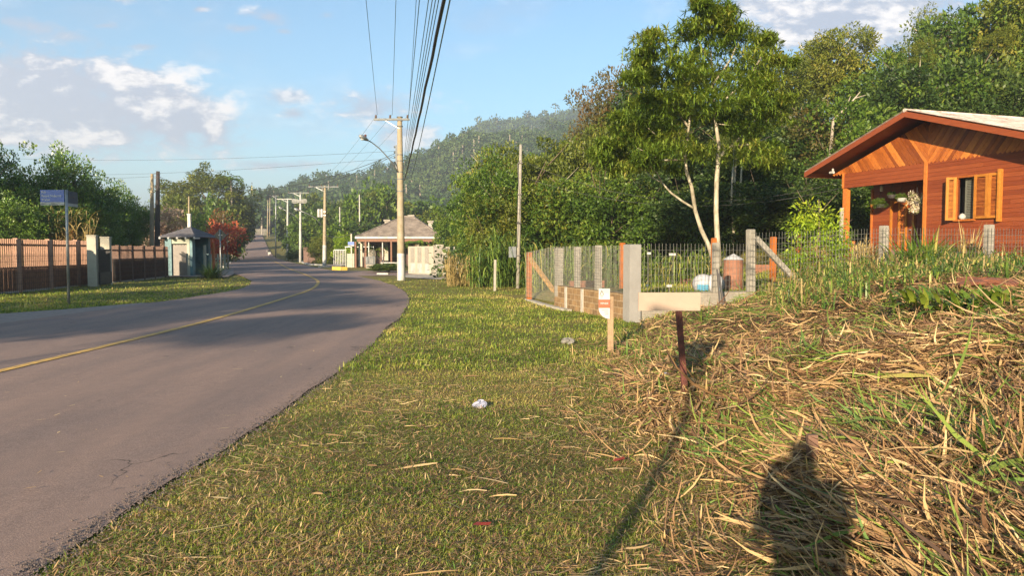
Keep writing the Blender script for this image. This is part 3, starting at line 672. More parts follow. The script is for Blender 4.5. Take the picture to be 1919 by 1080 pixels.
# undergrowth filling the wood's foot
def under(n, seed):
    r = np.random.default_rng(seed); px = r.uniform(850, 2050, n); Y = r.uniform(31, 56, n); x = (px - CX) / F * Y; z = H(x, Y); per = 330
    hgt = r.uniform(1.2, 3.4, n); idx = np.repeat(np.arange(n), per); m = len(idx); d = unit(r.normal(size=(m, 3))); d[:, 2] = np.abs(d[:, 2]); q = r.uniform(.5, 1.05, m)
    C = np.stack([x[idx] + d[:, 0] * q * 1.5, Y[idx] + d[:, 1] * q * 1.5, z[idx] + d[:, 2] * q * hgt[idx]], 1)
    t = np.clip(r.normal(.45, .15, n)[idx] + r.normal(0, .13, m), 0, 1)
    return leaf_arrays(C, d + r.normal(0, .7, (m, 3)), r.normal(0, .6, (m, 3)) + d + np.array((0, 0, .6)), .26 * r.uniform(.6, 1.4, m), .13 * r.uniform(.6, 1.3, m), t)
link('undergrowth', npmesh('undergrowth', *under(170, 31), DARKL), kind='stuff', label='dense dark undergrowth between the trunks of the wood', category='undergrowth')
# slender pale saplings in the wood
for px, pb, pt_, Y, lab in [(1372, 440, 330, 27, 'thin pale sapling stem right of the white trunks'), (1388, 440, 335, 28, 'second thin pale sapling stem, slightly thicker, right of the white trunks'),
                       (1378, 410, 300, 29, 'faint grey sapling stem between the two pale ones'), (1868, 215, 130, 34, 'pale trunk above the right roof sheets'), (1722, 200, 150, 34, 'short pale trunk rising behind the house peak')]:
    Y += 3; a = at(px, pb, Y); b = at(px + 4, pt_, Y); z0 = h1(a.x, Y) - .2
    t = thing('sapling', lab, 'sapling', (a.x, Y, z0), 0, 'pale stems in the wood')
    MB().tube([(0, 0, 0), (.05, 0, (b.z - z0) * .4), (-.04, .05, (b.z - z0) * .7), (b.x - a.x, .1, b.z - z0 + 1.2)], [.075, .065, .055, .02], 7).build('trunk', PALEB, t, smooth=True)
    c = link('crown', CM['thin'], t); c.location = (b.x - a.x, .1, b.z - z0 + 1.3); c.scale = (1.0, 1.0, .8)

# the tall long-leaved tree with pale trunks
def longleaf():
    Y0 = 20.6; base = at(1345, 490, Y0); zb = h1(base.x, Y0); O = Vector((base.x, Y0, zb))
    t = thing('long_leaved_tree', 'tall tree with two pale slanting trunks and drooping long olive leaves behind the fence', 'tree', O)
    def loc(px, py, dy=0): p = at(px, py, Y0 + dy); return p - O
    mb = MB()
    def stem(pts, r): mb.tube([loc(*p) for p in pts], r, 8)
    stem([(1347, 500), (1344, 440), (1342, 395), (1343, 340), (1346, 298), (1347, 270), (1338, 210, .2), (1335, 150, .3), (1332, 90, .4)], [.10, .075, .068, .064, .06, .052, .04, .028, .015])
    stem([(1340, 496), (1328, 460), (1314, 430), (1303, 395), (1296, 350), (1286, 320), (1284, 285), (1292, 230, -.3), (1296, 170, -.4), (1300, 100, -.5)], [.08, .062, .058, .054, .05, .045, .038, .03, .02, .012])
    stem([(1303, 392), (1280, 378), (1258, 362), (1240, 342), (1222, 333), (1208, 318)], [.035, .03, .028, .024, .018, .012])
    stem([(1240, 342), (1232, 325), (1212, 305)], [.03, .02, .01])
    stem([(1344, 302), (1356, 285), (1370, 274), (1390, 255), (1415, 225)], [.05, .045, .035, .025, .015])
    for a, b, c in [((1338, 215), (1365, 180), (1400, 150)), ((1292, 240), (1262, 200), (1240, 150)), ((1335, 160), (1370, 110), (1390, 60)), ((1296, 180), (1270, 120), (1240, 90)), ((1284, 290), (1250, 270), (1215, 240)), ((1290, 250), (1330, 230), (1370, 235)),
                    ((1370, 274), (1410, 270), (1445, 255)), ((1284, 300), (1240, 300), (1180, 270)), ((1332, 120), (1310, 80), (1305, 50)), ((1400, 150), (1425, 110), (1440, 75))]:
        stem([a, (*b, random.uniform(-.8, .8)), (*c, random.uniform(-1, 1))], [.035, .022, .008])
    mb.build('trunk', PALEB, t, smooth=True)
    cl = [(1335, 32, 40), (1380, 52, 40), (1300, 62, 36), (1228, 72, 33), (1213, 112, 30), (1268, 112, 42), (1335, 100, 50), (1398, 108, 45), (1425, 78, 22), (1238, 158, 45), (1310, 165, 50), (1385, 165, 48), (1436, 155, 34), (1200, 182, 26),
          (1222, 222, 42), (1290, 225, 50), (1365, 228, 55), (1436, 222, 45), (1185, 255, 34), (1240, 275, 45), (1320, 285, 36), (1400, 282, 42), (1448, 272, 28), (1165, 300, 30), (1210, 312, 30), (1140, 285, 22), (1268, 318, 20), (1455, 120, 18), (1190, 140, 20), (1350, 60, 36), (1260, 200, 40), (1410, 200, 40), (1455, 190, 26), (1180, 215, 24), (1365, 22, 26), (1160, 262, 22), (1320, 12, 22), (1225, 292, 34), (1255, 250, 40), (1345, 190, 40), (1430, 300, 26), (1395, 250, 40), (1190, 235, 34), (1130, 300, 22), (1210, 145, 30), (1290, 140, 40), (1355, 140, 45)]
    r = np.random.default_rng(5); Cs = []; Rs_ = []
    for px, py, rp in cl:
        for k in range(2):
            p = loc(px + r.normal(0, 10), py + r.normal(0, 7), r.normal(0, 1.1)); Cs.append(tuple(p)); Rs_.append(rp / F * Y0 * r.uniform(.85, 1.25))
    Cs = np.array(Cs); Rs_ = np.array(Rs_); per = 60; idx = np.repeat(np.arange(len(Cs)), per); m = len(idx)
    d = unit(r.normal(size=(m, 3)) + np.array((0, 0, .25))); P = Cs[idx] + d * (Rs_[idx] * r.uniform(.35, 1.0, m))[:, None] * np.array((1.1, 1.1, .5))
    k = 10; ii = np.repeat(np.arange(m), k); M = len(ii); hd = r.uniform(0, 6.283, M); pit = r.normal(.2, .5, M)
    tt = np.clip(np.repeat(r.normal(.42, .2, len(Cs))[idx], k) + r.normal(0, .13, M) + .1 * d[ii, 2], 0, 1)
    A = ribbons(P[ii], hd, pit, r.uniform(.13, .26, M), r.uniform(.028, .046, M), r.uniform(-1.3, .0, M), tt, 2)
    link('crown', npmesh('crown', *A, DROOP), t)
longleaf()
# pale leafless-looking branch in the wood
pb = at(1560, 222, 33)
t = thing('bare_tree', 'leaning grey bare branched tree in the wood left of the house peak', 'tree', (pb.x, 33, h1(pb.x, 33)))
o_ = Vector((pb.x, 33, h1(pb.x, 33)))
MB().tube([Vector((-.3, 0, -.2)), at(1562, 224, 33) - o_, at(1590, 198, 33) - o_, at(1612, 172, 33) - o_], [.08, .06, .045, .02], 6).tube([at(1585, 203, 33) - o_, at(1594, 180, 33) - o_], [.03, .012], 5).tube([at(1602, 184, 33) - o_, at(1622, 178, 33) - o_], [.03, .012], 5).build('trunk', DEADB, t)

# --- middle distance, centre
MID = [
 (640, 120, 388, 80, 'far_d', 'dark tree beyond the transformer pole'), (672, 112, 372, 70, 'far_g', 'green tree left of the tiled house roof'), (700, 125, 366, 60, 'far_o', 'olive tree showing above the tiled roof left slope'),
 (728, 118, 360, 60, 'far_g', 'bright green tree just left of the main pole'), (742, 122, 372, 50, 'far_g', 'small bright green tree behind the main pole'), (600, 130, 372, 60, 'far_d', 'dark tree between the two left lamp poles'),
 (575, 105, 405, 60, 'far_g', 'bushy green tree right of the square white pole'), (645, 88, 420, 60, 'far_g', 'mid green tree above the brown garden fence'), (690, 84, 412, 60, 'far_d', 'dark tree behind the bus shelter'),
 (615, 80, 432, 50, 'far_g', 'lime tinged tree above the brown boards'), (566, 122, 410, 40, 'far_g', 'green tree on the grassy bank'), (560, 150, 385, 60, 'far_d', 'dark tree at the foot of the hill behind the white pole'),
 (660, 135, 385, 60, 'far_o', 'olive round tree between the hill and the transformer'), (780, 100, 405, 60, 'far_d', 'dark tree behind the right chimney'), (815, 95, 400, 60, 'far_o', 'olive tree right of the tiled roof'), (845, 60, 385, 60, 'g1', 'green tree behind the white wall, at the edge of the wood'),
 (815, 130, 385, 90, 'far_g', 'light green tree on the field below the hill'), (760, 140, 385, 80, 'far_o', 'scrubby tree on the field behind the main pole'), (549, 190, 392, 40, 'far_d', 'tall dark tree beside the road at the crest'), (532, 215, 392, 34, 'far_g', 'green tree at the crest left of the grey poles'),
 (556, 152, 415, 36, 'far_d', 'dark tree shading the bank beyond the grey pole'), (640, 160, 365, 70, 'far_d', 'dark tree low on the hillside'), (700, 170, 352, 80, 'far_g', 'green tree low on the hillside behind the main pole lamp'),
 (590, 170, 368, 60, 'far_o', 'olive tree low on the hillside behind the brown pole'),
]
for px, Y, pt, wp, key, lab in MID:
    tree('distant_tree', lab, px2x(px, Y), Y, at(px, pt, Y).z, wp / 2 / F * Y * 1.15, key, BARK, 'trees in the middle distance', bottom=.08, limbs=3)
for px, Y, pt, wp, key, lab, nm in [(668 + 53, 66, 415, 26, 'lime', 'x', 'x')][:0]: pass
tree('yellow_shrub', 'round yellow green shrub beside the tiled house', px2x(645, 70), 70, at(645, 436, 70).z, 1.1, 'lime', cat='shrub', bottom=.05, limbs=2)
tree('garden_shrub', 'pale olive rounded shrub above the brown garden fence', px2x(600, 78), 78, at(600, 442, 78).z, 1.5, 'o2', cat='shrub', bottom=.02, limbs=2)
tree('round_bush', 'small clipped bush at the foot of the square white pole', px2x(549, 104), 104, at(549, 472, 104).z, .95, 'bush', cat='bush', bottom=.02, limbs=1)
# eucalyptus group at the crest
for k, (px, pt) in enumerate([(486, 352), (500, 348), (513, 345), (523, 350)]):
    tree('eucalyptus_tree', ['tall eucalyptus at the crest nearest the church spire', 'second tall eucalyptus at the crest', 'highest eucalyptus at the crest', 'rightmost eucalyptus at the crest above the road'][k], px2x(px, 300 + 8 * k), 300 + 8 * k, at(px, pt, 300 + 8 * k).z, 2.6, 'far_d', PALEB, 'eucalyptus at the crest', bottom=.3, limbs=3)
# --- left side
tree('domed_tree', 'huge dome shaped tree beyond the gatehouse', px2x(392, 118), 118, at(392, 322, 118).z, 7.0, 'dome', BARK, bottom=.12, tr=.35)
LEFTB = [(335, 100, 372, 60, 'far_o', 'olive tree under the left side of the dome tree'), (440, 118, 372, 60, 'far_d', 'dark tree right under the dome tree'), (434, 140, 370, 50, 'far_d', 'dark tree leaning over the far road'), (430, 96, 400, 60, 'far_o', 'olive tree behind the red leaved tree'),
         (428, 125, 398, 44, 'far_g', 'green tree at the far road edge, left'), (438, 175, 378, 36, 'far_d', 'dark tree on the left where the road climbs'), (446, 230, 392, 34, 'far_d', 'dark tree beside the far palings'), (372, 84, 408, 50, 'far_g', 'green tree behind the gatehouse roof peak'), (355, 90, 395, 50, 'far_o', 'slim pale tree behind the gatehouse'),
         (405, 100, 378, 60, 'far_g', 'green tree in the middle under the dome tree'), (440, 205, 368, 44, 'far_g', 'tall green tree left of the church spire foot')]
for px, Y, pt, wp, key, lab in LEFTB:
    tree('distant_tree', lab, px2x(px, Y), Y, at(px, pt, Y).z, wp / 2 / F * Y * 1.15, key, BARK, 'trees beyond the gatehouse', bottom=.08, limbs=3)
tree('red_leaved_tree', 'small tree with bright red leaves behind the diamond road sign', px2x(427, 57), 57, at(427, 412, 57).z, 1.35, 'red', DEADB, bottom=.22, tr=.05)
tree('red_leaved_tree', 'smaller red tree low beside the gatehouse path', px2x(404, 58), 58, at(404, 430, 58).z, .75, 'red', DEADB, bottom=.3, tr=.04)
tree('rusty_tree', 'rusty orange half bare tree rising above the red leaved tree', px2x(420, 66), 66, at(420, 385, 66).z, 1.7, 'rust', DEADB, bottom=.25, tr=.07)
tree('blossom_tree', 'pale pink blossom tree behind the two brown poles', px2x(318, 62), 62, at(318, 388, 62).z, 2.1, 'pink', DEADB, bottom=.1, tr=.1)
tree('blossom_tree', 'duller pinkish bare tree left of the brown poles', px2x(275, 60), 60, at(275, 396, 60).z, 1.4, 'pink', DEADB, bottom=.1, tr=.1)
CIT = [(-70, 36, 268, 120, 'tall glossy tree cut by the left edge'), (5, 37, 296, 110, 'glossy green tree tallest at the left edge'), (75, 38, 304, 130, 'broad glossy tree behind the street name sign'), (140, 38, 300, 120, 'glossy tree just right of the street name sign'),
       (192, 43, 345, 90, 'glossy tree above the cream gate pillars'), (240, 47, 360, 80, 'lowest glossy tree at the right end of the row'), (40, 35, 380, 110, 'low glossy shrub tree left of the street name sign'), (110, 35, 380, 110, 'low glossy shrub tree behind the brown fence'), (178, 38, 400, 90, 'low glossy shrub tree by the cream gate pillars'), (222, 45, 405, 80, 'small glossy tree before the dark fence'), (-30, 34, 380, 110, 'low glossy tree outside the left fence end')]
for px, Y, pt, wp, lab in CIT:
    Y += 5 if px > 60 else 3
    tree('glossy_tree', lab, px2x(px, Y), Y, at(px, pt, Y).z, wp / 2 / F * Y * 1.15, 'citrus', BARK, 'glossy trees behind the brown fence', bottom=.12)
# sparse bare shrub tips
t = tree('dry_bush', 'yellow brown dry bush behind the brown fence', px2x(125, 39), 39, at(125, 425, 39).z, 1.0, 'rust', DEADB, bottom=.05, cat='bush', limbs=8)

# trees outside the picture on the left; their shadows lie across the road
CAST = [(-9.6, 16, 5.5, 3.0, 2.8, 'g1', 'full round garden tree opposite the near verge'), (-4.7, 14.6, 7.6, 1.7, .6, 'o1', 'tall flat topped araucaria like tree beside the full round tree'),
        (-12.4, 24.6, 8.5, 2.4, .45, 'o1', 'small flat crowned tree between the broad ones'), (-5.4, 21.4, 9, 2.6, .45, 'o2', 'very tall flat topped tree, second from the photographer'), (-14.0, 17.8, 7.5, 3.5, 1.05, 'g2', 'broad flat crowned tree whose shade lies on the left verge'), (-8.6, 30, 10, 3.0, .75, 'o1', 'flat crowned tree of the third garden'),
        (-11.5, 38.5, 10, 3.4, .55, 'o2', 'flat crowned tree of the fourth garden'), (-13.2, 50, 10, 2.7, .7, 'g2', 'flat crowned tree of the fifth garden'), (-20, 61, 10, 4.5, .9, 'o1', 'flat crowned tree of the sixth garden'),
        (-26, 77, 11, 5, 1.1, 'g2', 'wide crowned tree of the seventh garden'), (-34, 100, 12, 6, 1.5, 'd1', 'wide dark tree of the farthest garden')]
tb = math.tan(R(SUN_EL))
for (xs_, ys_, zc, rd, rv, key, lab) in CAST:
    L0 = zc / tb; x = xs_ + math.sin(R(SUN_AZ)) * L0; y = ys_ + math.cos(R(SUN_AZ)) * L0
    tree('garden_tree', lab + ', left outside the picture', x, y, zc + rv, rd, key, BARK, 'garden trees left of the road', zb=0, bottom=(zc - rv) / (zc + rv), limbs=4)
# palm on the dome tree
def palm(px, Y, pt, lab, n=16, L_=2.6, seed=3):
    x = px2x(px, Y); z = h1(x, Y); top = at(px, pt, Y).z - z; r = np.random.default_rng(seed)
    t = thing('palm_tree', lab, 'palm', (x, Y, z)); MB().tube([(0, 0, -.2), (.1, 0, top * .5), (0, 0, top - L_ * .3)], [.2, .16, .13], 8).build('trunk', DEADB, t, smooth=True)
    hd = r.uniform(0, 6.283, n); P = np.repeat(np.array([[0, 0, top - L_ * .3]]), n, 0); V1 = []
    for k in range(n):
        p = P[k].copy(); pit = r.uniform(.0, .9); segs = 10; lp = []; lh = []; ll_ = []
        for s in range(segs):
            d = np.array((math.cos(hd[k]) * math.cos(pit), math.sin(hd[k]) * math.cos(pit), math.sin(pit))); p = p + d * L_ / segs; pit -= .2
            for sg in (-1, 1): lp.append(p.copy()); lh.append(hd[k] + sg * 1.1); ll_.append(L_ * .25 * (1 - abs(s - 4) / 9))
        m = len(lp); V1.append(ribbons(np.array(lp), np.array(lh), np.full(m, -.2), np.array(ll_), np.full(m, .16 * L_ / 2), np.full(m, -.8), r.uniform(.3, .7, m), 2, 1.0, r.uniform(-1, 1, m)))
    link('crown', npmesh('crown', *joinA(*V1), GREEN), t)
palm(436, 116, 326, 'feathery palm sticking out of the top right of the dome tree')
palm(783, 62, 447, 'small palm in front of the tiled house, right of the main pole', 14, 1.6, 5)
palm(702, 66, 455, 'small palm in the garden behind the bus shelter', 14, 1.4, 6)

# ================================================================== WOODEN HOUSE
HP = Vector((11.05, 24.7, 0)); HZ = 1.14; HROT = math.atan2(U[1], U[0])
def hw(x, y, z): return Vector((HP.x + x * U[0] + y * V[0], HP.y + x * U[1] + y * V[1], HZ + z))
def hx(px, y=0.0):
    """local x on the house plane y seen at picture column px"""
    u = (px - CX) / F; ax = HP.x + y * V[0]; ay = HP.y + y * V[1]
    return (ay * u - ax) / (U[0] - U[1] * u)
def house():
    t = thing('wooden_house', 'red varnished plank house with gabled porch and honey coloured shutters', 'house', (HP.x, HP.y, HZ), HROT)
    q = random.Random(3)
    def planks(mb, x0, x1, z0, z1, y, th=.02, pitch=.115, holes=(), lo=.2, hi=.9):
        z = z0; k = 0
        while z < z1 - .01:
            zt = min(z + pitch - .006, z1); cuts = [x0]; c = x0 + q.uniform(.8, 2.6)
            while c < x1 - .4: cuts.append(c); c += q.uniform(1.2, 3)
            cuts.append(x1)
            for a, b in zip(cuts[:-1], cuts[1:]):
                segs = [(a + .001, b - .001)]
                for hx0, hx1, hz0, hz1 in holes:
                    if zt > hz0 + .02 and z < hz1 - .02:
                        ns = []
                        for s0, s1 in segs:
                            if s1 <= hx0 or s0 >= hx1: ns.append((s0, s1)); continue
                            if s0 < hx0: ns.append((s0, hx0))
                            if s1 > hx1: ns.append((hx1, s1))
                        segs = ns
                tn = q.uniform(lo, hi) * .6 + .2
                for s0, s1 in segs: mb.box(s0, s1, y - th, y, z, zt, tn); 
            z += pitch; k += 1
    WX0, WX1, WZ0, WZ1 = hx(1791), hx(1823), 1.22, 2.36
    hole = (WX0 - .02, WX1 + .02, WZ0, WZ1)
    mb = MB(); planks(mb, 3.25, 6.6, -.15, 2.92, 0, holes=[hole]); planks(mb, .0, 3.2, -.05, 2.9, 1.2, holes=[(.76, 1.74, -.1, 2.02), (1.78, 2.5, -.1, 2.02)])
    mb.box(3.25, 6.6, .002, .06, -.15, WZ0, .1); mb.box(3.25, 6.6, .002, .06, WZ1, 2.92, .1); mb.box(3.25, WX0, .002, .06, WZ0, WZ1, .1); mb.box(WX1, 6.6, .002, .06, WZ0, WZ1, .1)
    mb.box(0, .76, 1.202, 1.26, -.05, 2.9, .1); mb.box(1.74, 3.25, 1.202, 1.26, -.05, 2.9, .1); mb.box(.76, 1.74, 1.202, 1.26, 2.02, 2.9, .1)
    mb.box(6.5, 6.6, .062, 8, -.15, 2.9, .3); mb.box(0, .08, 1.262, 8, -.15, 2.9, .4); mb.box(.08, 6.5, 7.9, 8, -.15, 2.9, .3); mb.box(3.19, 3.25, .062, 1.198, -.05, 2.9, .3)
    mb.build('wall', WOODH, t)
    # beam over the porch
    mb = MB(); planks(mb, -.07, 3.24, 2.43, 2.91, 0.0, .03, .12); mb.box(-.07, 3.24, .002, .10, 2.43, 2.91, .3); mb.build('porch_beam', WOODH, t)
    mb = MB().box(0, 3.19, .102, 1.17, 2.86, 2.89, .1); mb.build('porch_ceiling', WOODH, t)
    # gable cladding: two fans of slanting boards with a saw-toothed foot
    ax = 3.3; slope = .318; zt = 4.14; zb = 2.93; mb = MB()
    def ztop(x): return zt - slope * abs(x - ax)
    for sgn in (-1, 1):
        w = .105; k = 0; ang = R(52)
        for k in range(-9, 52):
            a = k * w / math.sin(ang); b = a + w / math.sin(ang) - .008; c_, s_ = math.cos(ang), math.sin(ang)
            def rng_(x):      # start and end of a board edge that leaves the foot line at distance x and rises outwards
                return max(0, -x / c_), (zt - slope * x - zb) / (s_ + slope * c_)
            (a0, a1), (b0, b1) = rng_(a), rng_(b)
            if a1 <= a0 + .02: continue
            if b1 <= b0: b0 = b1 = max(0, (b0 + b1) / 2)
            y = -.022 - .006 * (k % 2); pt_ = lambda x, t_: (ax + sgn * (x + t_ * c_), y, zb + t_ * s_)
            P = [pt_(a, a0), pt_(b, b0), pt_(b, b1), pt_(a, a1)]
            if a >= 0: P.insert(1, (ax + sgn * ((a + b) / 2 - .02), y, zb - .06))
            if sgn < 0: P = P[::-1]
            mb.prism(P, (0, .02, 0), q.uniform(.05, 1))
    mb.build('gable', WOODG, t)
    mb = MB().prism([(ax - 3.75, .0, zb), (ax + 3.75, .0, zb), (ax, .0, zt - .02)], (0, .05, 0), .1); mb.prism([(ax - 3.3, 7.9, 2.9), (ax + 3.3, 7.9, 2.9), (ax, 7.9, zt - .05)], (0, .05, 0), .3); mb.build('gable_backing', WOODH, t)
    # trim
    for bb in ((3.2, 3.3, -.06, .0, -.1, 2.91, .75), (6.52, 6.62, -.06, .0, -.1, 2.91, .75), (-.075, .0, -.05, .05, 2.43, 2.93, .8), (-.06, .0, 1.14, 1.26, 0, 2.45, .6)): MB().box(*bb).build('corner_board', WOODG, t)
    MB().box(-.07, .09, -.01, .15, -.05, 2.43, .7).build('porch_post', WOODG, t)
    mb = MB().box(-.25, 3.35, -.35, 1.4, -.42, -.02).box(3.352, 6.7, -.1, 8.0, -.6, -.16).box(-.1, 3.35, 1.402, 8, -.6, -.16); mb.build('porch_slab', plain('pinkish_slab', (.46, .34, .28), .85, .2, 5, bmp=.3), t)
    # roof: corrugated sheets, ridge cap, fascia, soffit
    ox, oy0, oy1 = 4.17, -.92, 8.6
    for sgn in (-1, 1):
        n = 180; m = 8; vs = []; 
        r_ = MB()
        for j in range(2):
            for i in range(n + 1):
                yy_ = oy0 + (oy1 - oy0) * i / n; cor = .018 * math.cos(i * math.pi / 2 + .01)
                xx = ax + sgn * ox * j; zz = 4.36 - slope * ox * j
                vs.append((xx, yy_, zz + cor)); 
        fs = [((i, i + 1, n + 2 + i, n + 1 + i) if sgn > 0 else (i, n + 1 + i, n + 2 + i, i + 1)) for i in range(n)]
        r_.add(vs, fs)
        r_.add([(a, b, c - .02) for a, b, c in vs], [tuple(reversed(f)) for f in fs])
        r_.build('roof', FIBRO, t)
        s = MB(); s.prism([(ax + sgn * .0, oy0 + .03, 4.325), (ax + sgn * (ox - .04), oy0 + .03, 4.325 - slope * (ox - .04)), (ax + sgn * (ox - .04), oy0 + .03, 4.30 - slope * (ox - .04)), (ax, oy0 + .03, 4.30)][::(1 if sgn < 0 else -1)], (0, oy1 - oy0 - .06, 0), .45)
        s.build('soffit', WOODH, t)
        f = MB(); f.prism([(ax, oy0, 4.33), (ax + sgn * ox, oy0, 4.33 - slope * ox), (ax + sgn * ox, oy0, 4.17 - slope * ox), (ax, oy0, 4.17)][::(1 if sgn < 0 else -1)], (0, .028, 0), .62)
        f.box(*(sorted((ax + sgn * ox, ax + sgn * (ox - .025)))), oy0 + .03, oy1, 4.17 - slope * ox, 4.32 - slope * ox, .5)
        f.build('fascia_board', WOODH, t)
    MB().tube([(ax, oy0 - .01, 4.355), (ax, oy1, 4.355)], .055, 8).build('ridge_cap', FIBRO, t)
    # door
    d = MB().box(.80, 1.70, 1.20, 1.23, 0, 1.98, .35).build('door', WOODH, t)
    mb = MB()
    for a, b in ((.76, .83), (1.66, 1.74), (1.10, 1.17), (1.38, 1.43)): mb.box(a, b, 1.15, 1.199, 0, 2.0, .5)
    mb.box(.831, 1.099, 1.155, 1.198, 1.9, 2.0, .4); mb.build('door_frame', WOODY, d)
    mb = MB()
    for k in range(20): mb.box(1.171, 1.379, 1.165, 1.195, .1 + k * .09, .17 + k * .09, .2 + .5 * (k % 3 == 0))
    mb.build('door_louvre', WOODG, d); MB().lathe((1.62, 1.13, 1.0), [(.02, 0), (.03, .02), (.02, .04)], 8).build('handle', GALV, d)
    d = MB().box(1.80, 2.48, 1.205, 1.23, 0, 2.0, .1).build('side_door', WOODH, t)
    mb = MB(); [mb.box(1.84, 2.44, 1.18, 1.203, .08 + k * .085, .14 + k * .085, .1) for k in range(22)]; mb.build('door_louvre', WOODH, d)
    # window
    w = MB().box(WX0 - .05, WX0, -.045, .03, WZ0, WZ1, .45).box(WX1, WX1 + .05, -.045, .03, WZ0, WZ1, .45).box(WX0 - .05, WX1 + .05, -.05, .03, WZ1 + .001, WZ1 + .06, .3).build('window', WOODG, t)
    MB().box(WX0 - .06, WX1 + .06, -.10, .03, WZ0 - .05, WZ0 - .001, .5).build('sill', WOODG, w)
    MB().box(WX0 - .5, WX1 + .8, .5, .52, WZ0 - .3, WZ1 + .2).box(WX0 - .6, WX0 - .55, .07, .5, WZ0 - .3, WZ1 + .2).box(WX1 + .8, WX1 + .85, .07, .5, WZ0 - .3, WZ1 + .2).box(WX0 - .6, WX1 + .85, .07, .52, WZ0 - .32, WZ0 - .305).build('indoor_shade_box', DARKIN, w)  # near-black box behind the opening, room shade painted as colour
    mb = MB(); a = WX0 + .12; b = WX1 - .16
    mb.box(a, a + .04, .12, .15, WZ0, WZ1); mb.box(b, b + .04, .12, .15, WZ0, WZ1); [mb.box(a + .04, b, .12, .14, WZ0 + .03 + k * .045, WZ0 + .06 + k * .045) for k in range(25)]; mb.build('inner_louvre', SHADEW, w)
    def leaf(p0, p1, z0, z1, nst, nm):
        p0 = Vector(p0); p1 = Vector(p1); mb = MB(); wv = p1 - p0; L_ = wv.length; dd = wv.normalized(); e = .075
        pos = [0, L_ - e] if nst == 2 else [0, (L_ - e) / 2, L_ - e]
        for a in pos: mb.bar(Vector((*(p0 + dd * (a + e / 2)).to_2d(), z0)), Vector((*(p0 + dd * (a + e / 2)).to_2d(), z1)), .038, e, .6, up=(dd.y, -dd.x, 0)) if False else mb.add(*obox(p0, dd, a, a + e, z0, z1, .036), .65)
        for zz in (z0, z1 - .07): 
            for a, b in zip(pos[:-1], pos[1:]): mb.add(*obox(p0, dd, a + e + .001, b - .001, zz, zz + .07, .034), .55)
        o = mb.build('shutter', WOODY, w); lv = MB()
        k = z0 + .08
        while k < z1 - .1:
            for a, b in zip(pos[:-1], pos[1:]): lv.add(*obox(p0, dd, a + e + .001, b - .001, k, k + .022, .022), q.uniform(.1, .6))
            k += .035
        lv.build('slats', WOODG if nm else WOODY, o)
    def obox(p0, dd, a, b, z0, z1, th):
        nn_ = Vector((dd.y, -dd.x, 0)) * th / 2; A = p0 + dd * a; B = p0 + dd * b
        vs = [A - nn_, B - nn_, B + nn_, A + nn_]
        vs = [(v.x, v.y, z0) for v in vs] + [(v.x, v.y, z1) for v in vs]
        return vs, [(0, 3, 2, 1), (4, 5, 6, 7), (0, 1, 5, 4), (1, 2, 6, 5), (2, 3, 7, 6), (3, 0, 4, 7)]
    ys = -.32
    leaf((hx(1768, ys), ys, 0), (WX0 - .0, -.07, 0), WZ0 - .02, WZ1 + .03, 2, 0)
    leaf((WX1 + .03, -.07, 0), (hx(1847, -.1), -.10, 0), WZ0, WZ1 + .04, 2, 1); leaf((hx(1847, -.1) + .01, -.10, 0), (hx(1872, -.1), -.08, 0), WZ0, WZ1 + .04, 2, 1)
    MB().box(hx(1872), hx(1872) + .05, -.16, -.02, WZ0 - .1, WZ1 + .12, .7).build('window_board', WOODY, w)
    MB().lathe((WX0 + .12, .04, WZ0 + .0), [(.05, 0), (.085, .04), (.09, .09), (.05, .15), (.01, .17)], 12).build('ornament', WHITEP, w, smooth=True)
    f = MB(); f.lathe((-.05, -.45, 2.98), [(.03, 0), (.035, .07), (.03, .09)], 8); f.tube([(-.12, -.5, 2.94), (.05, -.5, 2.94)], .045, 8); f.build('flood_lamp', WHITEP, t)
house()
# porch plants
def hanging(label, px, py, kind, Y, dy=None, rad=.16, ceil=2.86, cat='hanging plant'):
    p = at(px, py, Y); top = HZ + ceil - 0.0
    t = thing('hanging_basket', label, cat, p, 0, 'plants hanging in the porch')
    MB().lathe((0, 0, -.12), [(.05, 0), (.12, .03), (.15, .11), (.155, .13), (.14, .12)], 14).build('pot', WHITEP if kind == 'bowl' else DARKM, t)
    hz = top - p.z
    mb = MB(); [mb.tube([(.13 * math.cos(a), .13 * math.sin(a), 0), (0, 0, min(.35, hz))], .004, 4) for a in (0, 2.1, 4.2)]; mb.tube([(0, 0, min(.35, hz)), (0, 0, hz)], .005, 4); mb.build('chain', DARKM, t)
    c = link('foliage', CM['bush'] if kind != 'pale' else crown_mesh('foliage_pale', WHITEL, 40, 26, 41, ll=.22, lw=.16, cl=.3), t); c.location = (0, 0, .02 if kind != 'pale' else -.02); c.scale = (rad, rad, rad * (.8 if kind != 'pale' else 1.35))
hanging('green fern hanging at the left of the porch', 1649, 384, 'fern', 24.3, rad=.24)
hanging('white bowl with a small upright plant hanging in the middle of the porch', 1690, 372, 'bowl', 23.2, rad=.17)
hanging('pale leaved trailing plant hanging right of the porch beside the corner board', 1718, 378, 'pale', 22.35, rad=.24)
hanging('thin trailing plant hanging between the fern and the white bowl', 1672, 366, 'fern', 23.6, rad=.13)
p = at(1652, 352, 24.0); t = thing('porch_lantern', 'small white lantern hanging at the dark porch ceiling', 'lantern', p)
MB().lathe((0, 0, -.12), [(.03, 0), (.055, .02), (.045, .15), (.06, .16), (.01, .21)], 8).build('lamp_shade', WHITEP, t); MB().tube([(0, 0, .09), (0, 0, HZ + 2.86 - p.z)], .004, 4).build('cord', DARKM, t)
